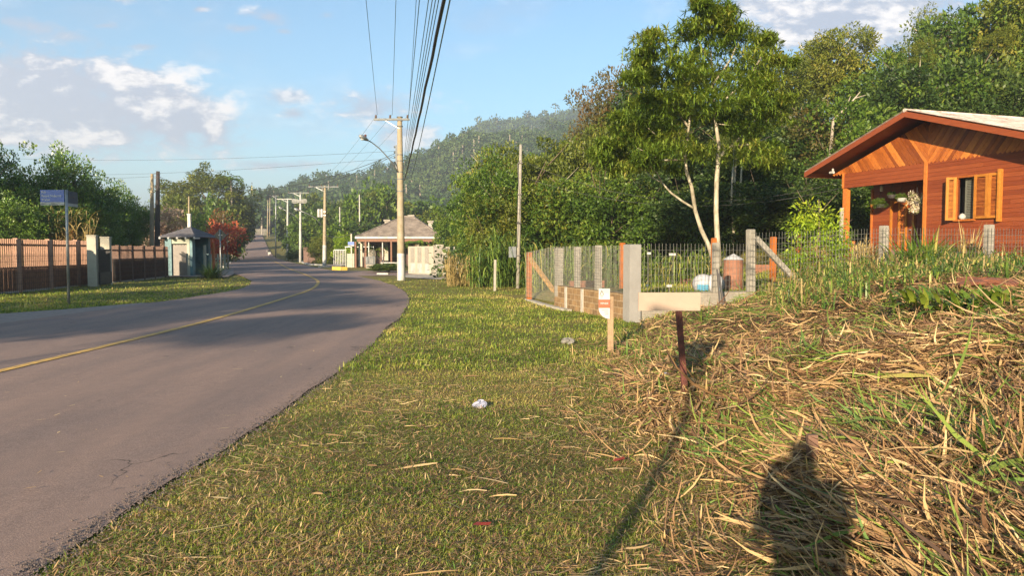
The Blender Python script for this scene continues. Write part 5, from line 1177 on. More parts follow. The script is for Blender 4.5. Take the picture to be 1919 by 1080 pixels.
# ================================================================== LEFT SIDE: FENCE, GATE, GATEHOUSE
def fxy(px, Y): return (px2x(px, Y), Y)
def picket(label, a, b, h, m, nposts, lowfrac=.45, sp=.125, postm=None, lowm=None, wirefront=True):
    d, L_ = dirv(a, b); z0 = 0.0; t = thing('picket_fence', label, 'fence', (a[0], a[1], h1(*a)), math.atan2(d.y, d.x), 'fences on the left')
    q = random.Random(int(L_ * 10)); mb = MB(); n = int(L_ / sp)
    for k in range(n):
        x = k * sp + .03; mb.box(x, x + .026, -.035, .012, .05, h + q.uniform(-.01, .01), q.random())
    mb.box(0, L_, .0125, .045, h - .22, h - .16); mb.box(0, L_, .0125, .045, h * lowfrac, h * lowfrac + .06); mb.box(0, L_, .0125, .045, .1, .16); mb.build('picket', m, t)
    mb = MB(); k = 0; x = 0.0
    while x < L_: mb.box(x, min(x + .03, L_), .046, .10, .03 + q.uniform(0, .01), h * lowfrac, q.random()); x += .085
    mb.build('lower_boards', lowm or m, t)
    for k in range(nposts):
        x = L_ * (k + .5) / nposts; MB().box(x - .11, x + .11, -.07, .09, -.2, h + .03).build('post', postm or m, t)
    if wirefront:
        mb = MB(); [mb.box(x * sp, x * sp + .006, -.10, -.094, 0, h * .72) for x in range(int(L_ / sp))]; [mb.box(0, L_, -.103, -.0975, z, z + .008) for z in np.arange(.1, h * .7, .2)]; mb.build('wire', DARKM, t)
    MB().box(-.02, L_ + .02, -.06, .06, -.25, .06).build('footing', CONC, t)
    return t
FA, FB = fxy(-75, 23.6), fxy(168, 31.9)
picket('long brown picket fence with plank base at the left edge', FA, FB, 1.92, BROWNF, 4, postm=plain('fence_post_brown', (.34, .2, .14), .8, .2, 6, bmp=.3))
def pillar(label, px0, px1, pb, pt, m=CREAM, dep=.35):
    a = gp((px0 + px1) / 2, pb); h = at(px0, pt, a.y).z - a.z; w = (px1 - px0) / F * a.y
    t = thing('gate_pillar', label, 'gate pillar', a, .25, 'cream gate pillars'); MB().box(-w / 2 * .9, w / 2 * .9, -dep / 2, dep / 2, -.2, h).build('shaft', m, t); MB().box(-w / 2 * .9 - .015, w / 2 * .9 + .015, -dep / 2 - .015, dep / 2 + .015, h + .001, h + .05).build('cap', m, t); return a
g1 = pillar('left cream gate pillar beside the brown picket fence', 167, 184, 537, 443); g2 = pillar('right cream gate pillar beside the dark fence', 192, 209, 534, 446)
t = thing('garden_gate', 'narrow dark metal gate between the cream pillars', 'gate', (g1.x + .2, g1.y + .1, 0), math.atan2(g2.y - g1.y, g2.x - g1.x)); L_ = (g2 - g1).length
mb = MB(); [mb.box(x, x + .03, -.02, .02, .08, 1.55) for x in np.arange(0, L_ - .2, .09)]; mb.box(0, L_ - .15, -.025, .025, .1, .6); mb.box(0, L_ - .15, -.025, .025, 1.5, 1.56); mb.build('bars', DARKM, t)
FC, FD = fxy(209, 33.9), fxy(316, 42.3)
picket('dark brown plank and bar fence between the gate pillars and the gatehouse', FC, FD, 1.72, BROWND, 5, .62, .14, BROWND, plain('dark_red_boards', (.13, .055, .035), .8, .35, 6, bmp=.3), True)
# gatehouse
def gatehouse():
    o = gp(306, 519); o = Vector((px2x(308, 43), 43, h1(px2x(308, 43), 43))); W_ = px2x(377, 43) - o.x; t = thing('gatehouse', 'small teal gatehouse with grey hipped roof and beige roll-up gate', 'gatehouse', o, 0.0)
    ev = at(340, 443, 42.6).z - o.z; ap = at(342, 424, 43.5).z - o.z; k = W_ / 69.0
    def X(px): return (px - 308) * k
    MB().box(X(310), X(322), 0, 2.6, -.2, ev).build('wall', TEAL, t); MB().box(X(351), X(356), 0, .3, -.2, ev).build('pillar', CREAM2, t)
    MB().box(X(356) + .002, X(361), .02, .4, -.2, ev).build('side_wall', TEAL, t); MB().box(X(322) + .01, X(361), 2.3, 2.6, -.2, ev).build('back_wall', TEAL, t); MB().box(X(322), X(351), .04, .3, ev - .42, ev).build('lintel', CREAM2, t)
    mb = MB(); x = X(322) + .01; i = 0; L_ = X(351) - .01 - x; n = 26
    for i in range(n): mb.box(x + i * L_ / n, x + (i + .8) * L_ / n, .12, .14, .04, ev - .52 + .05 * abs(math.sin(i * math.pi / 5)))
    mb.box(x, x + L_, .141, .15, .04, ev - .5); mb.build('roll_up_gate', plain('beige_gate', (.20, .175, .15), .6, .1, 5, bmp=.1), t)
    MB().box(X(365), X(368), 1.2, 1.45, -.2, ev - .5).build('pillar', CREAM2, t); MB().box(X(372), X(375), 2.0, 2.2, -.2, ev - .35).build('pillar', ORWOOD, t)
    a, b, c, d = (X(305), -.4), (X(372), -.4), (X(376), 2.8), (X(309), 2.8); apx = (X(342), 1.2)
    mb = MB(); mb.add([(a[0], a[1], ev), (b[0], b[1], ev), (c[0], c[1], ev), (d[0], d[1], ev), (apx[0], apx[1], ap)] + [(a[0], a[1], ev - .05), (b[0], b[1], ev - .05), (c[0], c[1], ev - .05), (d[0], d[1], ev - .05)],
        [(0, 1, 4), (1, 2, 4), (2, 3, 4), (3, 0, 4), (5, 6, 1, 0), (6, 7, 2, 1), (7, 8, 3, 2), (8, 5, 0, 3), (8, 7, 6, 5)]); r_ = mb.build('roof', SLATE, t)
    mb = MB(); A = Vector((*apx, ap))
    for k_ in range(1, 7):
        f = k_ / 7; q = [Vector((*p, ev)).lerp(A, f) + Vector((0, 0, .012)) for p in (a, b, c, d)]
        for i in range(4): mb.bar(q[i], q[(i + 1) % 4], .03, .02)
    mb.build('slate_course', SLATE, r_)
    mb = MB(); [mb.box(X(x) - .05, X(x) + .05, -.5, .2, ev - .15, ev - .055) for x in (308, 324, 340, 356, 372)]; mb.build('rafter_end', WHITEP, t)
gatehouse()
def garden_wall(label, xs, h, m): pass
t = thing('garden_fence', 'pale fence with white rails along the far garden', 'fence', (*fxy(386, 52), 0)); mb = MB(); [mb.box(i * -.1, i * -.1 + .12, i * .9, i * .9 + .1, -.1, 1.25) for i in range(7)]; mb.bar((0, 0, .9), (-.6, 5.6, .9), .05, .1); mb.bar((0, 0, .4), (-.6, 5.6, .4), .05, .1); mb.build('rail', CREAM2, t)
# white painted stones at the corner
for k, (px, py, r) in enumerate([(408, 514, .16), (414, 508, .14), (420, 503, .14), (425, 498, .15), (430, 495, .15)]):
    blobthing('painted_stone', ['nearest white painted kerb stone by the diamond sign', 'second white painted kerb stone', 'third white painted kerb stone', 'fourth white painted kerb stone', 'farthest white painted kerb stone'][k], px, py, r, WHITEP, 10 + k, .8, 'stone')
# strap leaved plants
def strapplant(name, label, pos, n, L_, wd, m, seed, spread=.35, up=1.1, bend=-1.5, trange=(.1, .9), cat='plant', grp=None, flat=0.0, stemz=0.0):
    r = np.random.default_rng(seed); pos = Vector(pos); t = thing(name, label, cat, pos, 0, grp)
    hd = r.uniform(0, 6.283, n); P = np.stack([np.cos(hd) * r.uniform(0, 1, n) * spread * .5, np.sin(hd) * r.uniform(0, 1, n) * spread * .5, np.full(n, -.03) + r.uniform(0, 1, n) * stemz], 1)
    A = ribbons(P, hd + r.normal(0, .3, n), np.clip(r.normal(up, .3, n), -.1, 1.55), L_ * r.uniform(.55, 1.1, n), wd * r.uniform(.7, 1.2, n), r.normal(bend, .5, n), r.uniform(*trange, n), 5)
    link('leaves', npmesh('leaves', *A, m), t); return t
strapplant('cycad', 'dark spiky round plant beside the diamond sign', gp(397, 523), 260, 1.25, .05, DARKL, 3, .5, .75, -.9, (.1, .7), 'cycad')
# stripes of dark fence garden
def canes(name, label, px0, px1, Y0, Y1, n, hgt, m, seed, trange=(.2, .95), wd=.05, lf=7, cat='cane clump'):
    r = np.random.default_rng(seed); Y = r.uniform(Y0, Y1, n); px = r.uniform(px0, px1, n); x = (px - CX) / F * Y; z = H(x, Y); t = thing(name, label, cat, (x[0], Y[0], float(z[0])))
    hh = hgt * r.uniform(.5, 1.1, n); idx = np.repeat(np.arange(n), lf); m_ = len(idx); fr = r.uniform(.05, 1, m_)
    P = np.stack([x[idx] - x[0] + r.normal(0, .06, m_), Y[idx] - Y[0] + r.normal(0, .06, m_), z[idx] - z[0] + fr * hh[idx]], 1)
    A = ribbons(P, r.uniform(0, 6.283, m_), r.normal(.8, .35, m_), hgt * r.uniform(.25, .5, m_), wd * r.uniform(.6, 1.3, m_), r.normal(-1.9, .5, m_), r.uniform(*trange, m_), 4)
    B = ribbons(np.stack([x - x[0], Y - Y[0], z - z[0] - .05], 1), r.uniform(0, 6.28, n), r.normal(1.45, .08, n), hh, np.full(n, .025), r.normal(-.2, .15, n), r.uniform(*trange, n), 4, .3)
    link('leaves', npmesh('leaves', *joinA(A, B), m), t); return t
canes('cane_clump', 'lush green cane clump between the white stake and the grey pole', 878, 985, 28.6, 31, 150, 2.0, STRAPG, 11, (.25, .85))
canes('cane_clump', 'yellowing dry cane clump left of the white stake', 838, 898, 29.5, 32, 90, 1.25, DRYCANE, 12, (.1, .8), .04)
canes('cane_clump', 'green cane row behind the block wall fence', 985, 1175, 24, 28, 190, 1.65, STRAPG, 13, (.35, 1.0), .045)
canes('cane_clump', 'leafy vegetable and cane rows behind the corner pillar fence', 1190, 1350, 22.5, 26, 150, 1.15, STRAPG, 14, (.45, 1.0), .05)
canes('cane_clump', 'tangled green and brown stalks in front of the wooden house porch', 1560, 1660, 17.6, 20, 110, .75, DRYCANE, 15, (.2, 1.0), .025)
canes('cane_clump', 'weeds along the fence foot below the shuttered window', 1690, 1860, 17.3, 19.0, 150, .55, STRAPG, 16, (.2, .8), .035)
canes('cane_clump', 'low weeds at the fence foot left of the porch', 1500, 1640, 16.4, 17.4, 110, .4, STRAPG, 17, (.3, 1.0), .03)
canes('weeds', 'green weeds mixed through the dry grass before the fence', 1460, 1960, 9.5, 16.5, 620, .36, STRAPG, 61, (.15, 1.0), .024, 8, 'weeds')
canes('weeds', 'dry brown stalks standing in the weeds before the fence', 1440, 1960, 10, 17, 200, .5, DRYCANE, 62, (.0, .8), .018, 5, 'weeds')
canes('dry_bamboo', 'yellow dry bamboo clump behind the brown picket fence', 98, 172, 38.5, 40.5, 90, 3.4, DRYCANE, 18, (.4, 1), .05, cat='bamboo')
strapplant('agave_plant', 'tall strappy grey green plant below the shuttered window', gp(1735, 512) + Vector((0, .4, -.05)), 110, 1.05, .045, STRAPG, 21, 1.0, 1.1, -1.3, (.3, .85), stemz=.1)
strapplant('agave_plant', 'strappy plant with a pale spear leaning left of the window', gp(1768, 508) + Vector((0, .5, 0)), 60, 1.0, .04, STRAPG, 22, .5, 1.2, -1.0, (.45, 1.0), stemz=.1)
strapplant('strap_plant', 'pale dry strappy plant in a brown planter at the right edge', hw(5.7, -1.2, -.25), 80, 1.25, .05, DRYCANE, 23, .5, 1.3, -.8, (.4, 1.0), stemz=.2)
strapplant('strap_plant', 'pale yucca like plant seen left of the porch door', hw(.6, -1.5, -.5), 80, 1.5, .045, DRYCANE, 24, .25, 1.2, -1.3, (.3, .9), stemz=.5)
strapplant('strap_plant', 'striped pale plant under the lime green shrub', gp(1512, 522), 60, .75, .04, DRYCANE, 25, .3, .9, -1.4, (.5, 1.0))
t = thing('clay_planter', 'reddish clay planter at the right edge below the strappy plant', 'planter', hw(5.7, -1.2, -.62), HROT); MB().lathe((0, 0, 0), [(.28, 0), (.36, .12), (.38, .34), (.34, .36)], 16).lathe((-.75, .05, .02), [(.22, 0), (.3, .12), (.3, .3), (.27, .32)], 14).build('pot', TERRA, t)
t = thing('garden_stake', 'grey wooden stake standing behind the pale yucca', 'stake', hw(.45, -.5, -.3)); MB().box(-.05, .05, -.04, .04, 0, 2.05).build('shaft', CONCP, t)
# lime shrub: several lobes on stems
p = Vector((px2x(1535, 18.3), 18.3, 0)); p.z = h1(p.x, p.y); t = thing('lime_shrub', 'bright lime green shrub left of the wooden house porch', 'shrub', p)
trunk_mb(1.9, .035, 8, .8, 77).build('trunk', BARK, t, smooth=True)
r = np.random.default_rng(9); Ls = []
for px, py, rp in [(1510, 398, 26), (1533, 408, 28), (1560, 420, 28), (1498, 425, 25), (1530, 440, 34), (1567, 445, 26), (1495, 470, 28), (1535, 475, 38), (1570, 480, 26), (1515, 500, 28), (1552, 505, 28), (1580, 462, 16), (1485, 492, 18)]:
    c = at(px, py, 18.3 + r.normal(0, .2)) - p; n = 210; d = unit(r.normal(size=(n, 3))); q = r.uniform(.3, 1.05, n)[:, None] * rp / F * 18.3
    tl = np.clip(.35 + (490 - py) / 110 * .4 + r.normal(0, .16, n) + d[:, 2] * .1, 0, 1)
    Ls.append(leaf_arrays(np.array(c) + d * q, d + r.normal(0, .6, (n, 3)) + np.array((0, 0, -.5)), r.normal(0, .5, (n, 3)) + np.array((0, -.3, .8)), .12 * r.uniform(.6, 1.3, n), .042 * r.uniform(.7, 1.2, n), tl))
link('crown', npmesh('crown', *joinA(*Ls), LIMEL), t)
tree('flower_shrub', 'low shrub with small pink flowers under the porch slab', *hw(2.6, -1.3, 0).to_2d(), 1.32, .38, 'pink', cat='shrub', bottom=.02, limbs=2)
CM['purp'] = crown_mesh('crown_purple', PURPL, 50, 40, 44, ll=.12, lw=.08)
tree('flower_shrub', 'small purple flowering clump beside the porch slab', *hw(1.7, -1.2, 0).to_2d(), 1.28, .3, 'purp', cat='shrub', bottom=.02, limbs=2)
strapplant('weed_patch', 'broad leaved weed patch at the right edge on the dry grass', gp(1862, 575), 420, .26, .075, GREEN, 33, 2.2, .7, -1.2, (.3, 1.0), 'weed', stemz=.1)
tree('ground_shrub', 'bushy weed below the window left of the concrete post', *hw(4.6, -.7, 0).to_2d(), 1.62, .5, 'bush', cat='weed', bottom=.01, limbs=2)
tree('ground_shrub', 'bushy weed against the plank wall at the corner board', *hw(3.7, -.6, 0).to_2d(), 1.55, .42, 'citrus', cat='weed', bottom=.01, limbs=2)
blobthing('soil_heap', 'heap of red earth behind the dry grass at the right', 1850, 540, .42, SOIL, 31, .16, 'earth heap')
# garden things in the lot
p = at(1324, 529, 18.6); p.z = h1(p.x, p.y); t = thing('rubble_sack', 'white sack with blue print slumped behind the fence', 'sack', p)
for dx_, rr, m_, s_ in ((-.08, .26, BAGW, 51), (.2, .24, BAGW, 52)):
    q = random.Random(s_); mb = MB(); n = 14; vs = []
    for i in range(9):
        th = math.pi * i / 8
        for k in range(n): an = 6.283 * k / n; rad = rr * (1 + .12 * math.sin(3 * an + s_) + q.uniform(-.05, .05)); vs.append((dx_ + rad * math.sin(th) * math.cos(an), rad * math.sin(th) * math.sin(an), .2 + .26 * math.cos(th)))
    mb.add(vs, [((i * n + k), (i + 1) * n + k, (i + 1) * n + (k + 1) % n, i * n + (k + 1) % n) for i in range(8) for k in range(n)]).build('sack', m_, t, smooth=True)
MB().box(-.30, -.02, -.29, -.265, .05, .2).box(.12, .3, -.28, -.25, .02, .16).build('blue_print', BAGB, t)
p = at(1374, 523, 19.2); p.z = h1(p.x, p.y); t = thing('brick_barrel', 'round reddish brick barrel with a bluish white cover', 'barrel', p); hb = at(1374, 487, 19.2).z - p.z
MB().lathe((0, 0, -.1), [(.24, 0), (.26, .1), (.25, hb * .6), (.24, hb + .1)], 16).build('drum', TERRA, t); MB().lathe((0, 0, hb), [(.27, 0), (.2, .05), (.06, .13), (.01, .16)], 12).build('cover', BAGW, t)
for k, (px, py, Y, w, h) in enumerate([(1216, 475, 22, .11, .07), (1260, 477, 22, .2, .07), (1213, 535, 17.5, .07, .05), (1254, 536, 17.5, .12, .06)]):
    t = thing('white_marker', ['small white label upper left behind the mesh', 'wider white label upper right behind the mesh', 'small white label low behind the corner pillar', 'wider white label low behind the corner pillar'][k], 'label', at(px, py, Y)); 
    MB().box(-w / 2, w / 2, -.01, .01, -h / 2, h / 2).build('tag', WHITEP, t); zz = at(px, py, Y); MB().box(-.008, .008, .011, .02, h1(zz.x, zz.y) - zz.z, h / 2).build('stake', DARKM, t)
for k, (px, py, Y, w) in enumerate([(1100, 518, 22.5, 1.1), (1300, 515, 23.5, .9), (1425, 500, 24, .8), (1560, 500, 21.5, 1.2)]):
    p = at(px, py, Y); p.z = h1(p.x, p.y); t = thing('raised_bed', ['reddish raised bed edge behind the brown block wall', 'reddish raised bed edge behind the white sack', 'brick heap right of the barrel', 'long brown raised bed edge in front of the porch'][k], 'garden bed', p, .2)
    mb = MB(); q = random.Random(k); [mb.box(-w / 2 + i * w / 6, -w / 2 + (i + .93) * w / 6, -.08, .08, -.1 + .12 * j, .01 + .12 * j + q.uniform(0, .01), .5) for i in range(6) for j in range(3)]; mb.build('bricks', TERRA, t)

# ================================================================== CENTRE BUILDINGS
DKOR = plain('brown_orange_wood', (.14, .06, .03), .7, .2, 5, bmp=.2)
def tiled_house():
    Y = 64; ev = at(740, 444, Y).z; base = 0.0; xl, xr = px2x(667, Y), px2x(829, Y); t = thing('tiled_house', 'low house with brown tiled hip roof, veranda and three chimneys', 'house', (xl, Y, 0), 0); W_ = xr - xl; D = 8.0; A = at(765, 406, Y + 3.9).z
    ax0 = px2x(757, Y + 3.9) - xl; ax1 = px2x(774, Y + 3.9) - xl
    mb = MB(); mb.add([(0, 0, ev), (W_, 0, ev), (W_ + .4, D, ev), (0, D, ev), (ax0, D / 2, A), (ax1, D / 2, A)], [(0, 1, 5, 4), (1, 2, 5), (2, 3, 4, 5), (3, 0, 4)]); rf = mb.build('roof', TILER, t)
    mb = MB(); e0, e1, e4, e5 = Vector((0, 0, ev)), Vector((W_, 0, ev)), Vector((ax0, D / 2, A)), Vector((ax1, D / 2, A)); e3 = Vector((0, D, ev)); e2 = Vector((W_ + .4, D, ev))
    for k in range(1, 17):
        f = k / 17; o = Vector((0, 0, .02)); mb.bar(e0.lerp(e4, f) + o, e1.lerp(e5, f) + o, .06, .035, random.random()); mb.bar(e0.lerp(e4, f) + o, e3.lerp(e4, f) + o, .05, .03); mb.bar(e1.lerp(e5, f) + o, e2.lerp(e5, f) + o, .05, .03)
    for a, b in ((e0, e4), (e1, e5), (e4, e5)): mb.bar(a + Vector((0, 0, .03)), b + Vector((0, 0, .03)), .16, .09)
    mb.build('tile_course', TILER, rf)
    MB().box(-.05, W_ + .05, -.06, -.002, ev - .16, ev + .02).box(-.06, -.002, 0, D, ev - .16, ev + .02).build('fascia', WHITEP, t)
    MB().box(.1, W_ - .05, .1, .24, ev - .42, ev - .165).build('veranda_beam', DKOR, t); MB().box(0, W_, .0, D, ev - .164, ev - .13).build('soffit', BROWNF, t)
    MB().box(2.1, W_ - .1, 4.2, 4.4, 0, ev - .17).box(.3, 2.1, 1.9, 2.1, 0, ev - .17).build('wall', plain('brown_wall', (.085, .05, .04), .8, .2, 3, bmp=.1), t); MB().box(.1, 8, D - .2, D, 0, ev - .17).build('back_wall', CREAM, t)  # front wall colour darkened to paint in the shade under the veranda
    def X(px): return px2x(px, Y) - xl
    MB().box(X(669), X(676), .7, .85, .1, ev - .45).build('wall_panel', CREAM, t)
    for px in (666, 685, 733, 779, 791, 803): MB().box(X(px) - .07, X(px) + .07, .1, .24, 0, ev - .42).build('post', DKOR, t)
    for px in (690, 716, 745): MB().box(X(px) - .04, X(px) + .04, .3, .38, 0, ev - .42).build('post', WHITEP, t)
    for a, b in ((719, 729), (738, 748)): MB().box(X(a), X(b), 4.15, 4.19, .9, ev - .6).build('window', SHADEW, t)
    MB().box(X(714), X(746), -.3, .05, .42, .5).box(X(716), X(717.5), -.2, 0, 0, .42).box(X(742), X(744), -.2, 0, 0, .42).build('bench', WHITEP, t)
    for px, pt, pb, w, yy_ in ((772, 403, 412, 12, 4.3), (808, 414, 430, 11, 3.0), (727, 412, 418, 12, 5)):
        z1 = at(px, pt, Y + yy_).z; z0 = at(px, pb + 6, Y + yy_).z; x = px2x(px, Y + yy_) - xl; ww = w / F * Y / 2
        c = MB().box(x - ww * .8, x + ww * .8, yy_ - .3, yy_ + .3, z0 - .6, z1 - .16).build('chimney', CONC, t); MB().box(x - ww * 1.1, x + ww * 1.1, yy_ - .4, yy_ + .4, z1 - .159, z1).build('cap', CONCP, c)
tiled_house()
# bus shelter and litter bin
p = onv(654, 66); t = thing('bus_shelter', 'small pale green bus shelter with flat metal roof at the kerb', 'bus shelter', p); k = 66 / F; hh = at(680, 463, 66).z
def bx(px): return (px - 654) * k
MB().box(bx(652), bx(705), -1.1, .9, hh - .06, hh).build('roof', GALV, t); MB().box(bx(654), bx(668), -.9, -.82, -.1, hh * .66).box(bx(668) , bx(668) + .06, -.82, .8, -.1, hh * .66).build('side_panel', CREAM2, t)
MB().box(bx(668) + .061, bx(690), .72, .8, -.1, hh - .061).build('back_panel', CREAM2, t); MB().box(bx(690), bx(703), -.3, -.22, -.1, hh - .061).build('front_panel', CONCP, t); mb = MB(); [mb.box(bx(x) - .03, bx(x) + .03, y - .03, y + .03, -.1, hh - .061) for x, y in ((653, -1.0), (704, -.98), (704, .8), (709, .6))]; mb.build('post', CREAM2, t)
MB().box(bx(670), bx(689), .3, .7, .38, .44).build('bench', PINEW, t)
p = onv(686, 63); t = thing('litter_bin', 'grey slatted litter bin in front of the bus shelter', 'litter bin', p); mb = MB(); [mb.box(i * .12, i * .12 + .07, -.2, -.17, .35, .95) for i in range(7)]; mb.box(-.02, .82, -.22, .2, .95, 1.0); mb.box(-.01, .81, -.165, .2, .35, .4); mb.build('cage', GREYM, t); MB().box(.02, .75, -.15, .18, -.05, .349).build('base', CONCP, t); MB().box(.02, .2, -.16, -.12, .42, .93).build('bag', WHITEP, t)
p = onv(659, 64.5); ht = at(659, 438, 64.5).z
t = thing('street_name_sign', 'small blue street name plate on a cream post behind the bus shelter', 'street sign', p); MB().box(-.06, .06, -.05, .05, -.2, ht).build('pole', CREAM, t); pl = MB().box(-.28, .25, -.08, -.06, at(0, 460, 64.5).z, at(0, 454, 64.5).z).build('name_plate', BLUEP, t); MB().box(-.28, .25, -.082, -.058, at(0, 462, 64.5).z, at(0, 460, 64.5).z - .002).build('white_strip', WHITEP, pl)
def railing(label, pxa, pxb, Y, h, m, n, nm='railing'):
    a = onv(pxa, Y); L_ = px2x(pxb, Y) - a.x; t = thing(nm, label, 'railing', a); mb = MB(); [mb.box(L_ * i / n - .03, L_ * i / n + .03, -.03, .03, -.1, h - .05 * (i in (0, n))) for i in range(n + 1)]; mb.box(.031, L_ - .03, -.028, .028, h - .08, h); mb.box(.03, L_ - .03, -.027, .027, .15, .2); mb.build('bars', m, t)
railing('white rounded metal railing left of the bus shelter', 626, 648, 68, 1.6, WHITEP, 7)
t = thing('brown_fence', 'brown board garden fence behind the transformer pole', 'fence', onv(576, 84)); L_ = px2x(626, 84) - px2x(576, 84); mb = MB(); [mb.box(i * .16, i * .16 + .13, i * -.03, i * -.03 + .04, -.1, 1.5 + .08 * math.sin(i), random.random()) for i in range(int(L_ / .16))]; mb.build('boards', BROWND, t)
t = thing('brown_wall', 'dark red end wall left of the brown boards', 'wall', onv(569, 86)); MB().box(0, .5, 0, .2, -.2, 1.9).build('face', BROWND, t)
# kerbs
def kerb(label, pts, w, h, m):
    P = [gp(*q) for q in pts]; t = thing('kerb', label, 'kerb', P[0], 0, 'painted kerbs'); mb = MB(); [mb.bar(a - P[0] + Vector((0, 0, h * .4)), b - P[0] + Vector((0, 0, h * .4)), w, h) for a, b in zip(P[:-1], P[1:])]; mb.build('stone', m, t)
kerb('yellow painted kerb left of the small mound', [(628, 506), (645, 507)], .5, .28, YELP)
kerb('white painted kerb at the foot of the transformer pole', [(598, 502), (625, 501), (660, 500.5)], .3, .14, WHITEP)
kerb('white painted kerb at the foot of the third pole', [(560, 489), (568, 493), (580, 497), (604, 498)], .35, .14, WHITEP)
kerb('short white kerb beside the side road left of the nearest pole', [(708, 515), (729, 515)], .3, .12, WHITEP)
# mound of mown grass
tree('grass_mound', 'low mound of cut vegetation left of the nearest pole', px2x(729, 50), 50, .62, 1.35, 'bush', cat='mound', bottom=.01, limbs=1)
# white walled gate
def whitewall():
    a = Vector((px2x(765, 47.5), 47.5)); b = Vector((px2x(863, 41.5), 41.5)); d = (b - a); L_ = d.length; t = thing('white_wall', 'tall cream white garden wall with tall grey panels and a grey door', 'wall', (a.x, a.y, 0), math.atan2(d.y, d.x)); h = at(765, 462, 47.5).z
    def s(px):
        u = (px - CX) / F; dn = d.normalized(); return (a.x - u * a.y) / (u * dn.y - dn.x)
    MB().box(0, s(812), 0, .18, -.2, h).box(s(829), L_, 0, .18, -.2, h - .05).box(s(812) + .001, s(829) - .001, .0, .18, 1.86, h - .02).build('face', CREAM, t)
    mb = MB(); [mb.box(s(x), s(x + 7), -.025, -.001, .75, h - .08) for x in (770, 783, 797)]; mb.build('grey_panel', CONCP, t); mb = MB(); [mb.box(s(x), s(x + 8), -.02, -.001, .12, .7) for x in (770, 783, 797)]; mb.build('lower_panel', WHITEP, t)
    MB().box(s(813), s(828), .03, .09, 0, 1.855).build('door', CONCP, t); MB().box(s(832), s(834), -.06, -.001, .9, 1.2).build('mail_box', GREYM, t)
whitewall()
# church behind the hill of the road
Yc = 430; p = onv(475, Yc); t = thing('church', 'church with a yellow pointed spire beyond the trees', 'church', p); zb_ = at(475, 372, Yc).z - p.z; zt_ = at(475, 346, Yc).z - p.z
MB().box(-1.2, 1.2, -1.2, 1.2, -1, zb_).build('tower', CREAM, t); MB().add([(-1.15, -1.15, zb_), (1.15, -1.15, zb_), (1.15, 1.15, zb_), (-1.15, 1.15, zb_), (0, 0, zt_)], [(0, 1, 4), (1, 2, 4), (2, 3, 4), (3, 0, 4)]).build('spire', plain('yellow_spire', (.62, .50, .18), .6, .1, 1, bmp=0), t); MB().tube([(0, 0, zt_ - .2), (0, 0, zt_ + 1.4)], .12, 5).box(-.4, .4, -.06, .06, zt_ + .8, zt_ + 1.0).build('cross', DARKM, t); MB().box(-4, 4, 1.3, 20, -1, zb_ * .5).build('nave', CREAM, t)
t = thing('palings', 'pale palings across the crest of the road', 'fence', onv(480, 262)); mb = MB(); [mb.box(i * .45, i * .45 + .22, 0, .1, -.2, 2.3) for i in range(9)]; mb.box(0, 4, .11, .2, 1.6, 1.8); mb.build('pale', CONCP, t)
t = thing('guard_rail', 'white guard rail ends beside the far grassy bank', 'guard rail', onv(507, 165)); mb = MB(); mb.bar((0, 0, .7), (2.6, -10, .75), .12, .3); [mb.box(i * .6, i * .6 + .12, -i * 2.3 - .1, -i * 2.3, -.2, .7) for i in range(4)]; mb.build('rail', WHITEP, t)

# ================================================================== GRASS, STRAW, CUT VEGETATION
def grass_patch(n, ymin, ymax, xlo, xhi, hgt, wd, seed, power=1.0, keep=None, bare=.5):
    r = np.random.default_rng(seed); u = r.uniform(0, 1, n)
    y = (ymin ** (1 - power) + u * (ymax ** (1 - power) - ymin ** (1 - power))) ** (1 / (1 - power)) if power != 1 else ymin * (ymax / ymin) ** u
    a, b = xlo(y), xhi(y); x = a + r.uniform(0, 1, n) * (b - a)
    dens = .62 + .38 * ss((vnoise(x, y, .7, 20) * .55 + vnoise(x, y, .22, 21) * .45 - .33) / .3); k = r.uniform(0, 1, n) < dens * (1 if bare else 1)
    if keep is not None: k &= keep(x, y)
    x, y = x[k], y[k]; n = len(x); z = H(x, y); sc = np.clip(y / 6, .8, 4)
    clump = vnoise(x, y, .35, 22); h = hgt * r.uniform(.35, 1.4, n) * (.75 + .7 * clump)
    t = np.clip(.36 + .6 * (vnoise(x, y, 1.3, 23) - .5) + .5 * (vnoise(x, y, .3, 24) - .5) + r.normal(0, .15, n), 0, 1)
    hd = r.uniform(0, 6.283, n)
    return ribbons(np.stack([x, y, z - .008], 1), hd, r.normal(.75, .42, n), h, wd * r.uniform(.7, 1.4, n) * (sc ** .55), r.normal(-1.0, .6, n), t, 2)
fr = lambda y: .72 * y + .6
A1 = grass_patch(330000, 2.9, 9, lambda y: Rs(y) - .03, lambda y: X0(y) + .9, .029, .0042, 101, 1.6)
A2 = grass_patch(90000, 9, 38, lambda y: Rs(y) - .02, lambda y: np.minimum(X0(y) + .8, P0[0] - .3173 * (y - 15.4) * (y > 15.4) + 0 * y + 9 * (y > 24)), .06, .007, 102, 1.5)
A3 = grass_patch(50000, 15, 30, lambda y: X0(y) + 0 * y, fr, .12, .010, 103, 1.3, keep=lambda x, y: ((x - P0[0]) * V[0] + (y - P0[1]) * V[1] > .1))
A4 = grass_patch(60000, 13, 42, lambda y: -.72 * y - .5, lambda y: np.interp(y, yy, el) + .05, .06, .012, 104, 1.3, keep=lambda x, y: (x > -19.5) & (x < np.interp(y, [12, 14.5, 16.5, 19, 21, 22], [-14.5, -13.3, -12.5, -11.3, -10.5, -9])))
link('grass', npmesh('grass', *joinA(A1, A2, A3, A4), GRASSB), kind='stuff', label='short patchy olive green mown grass on the verges', category='grass')
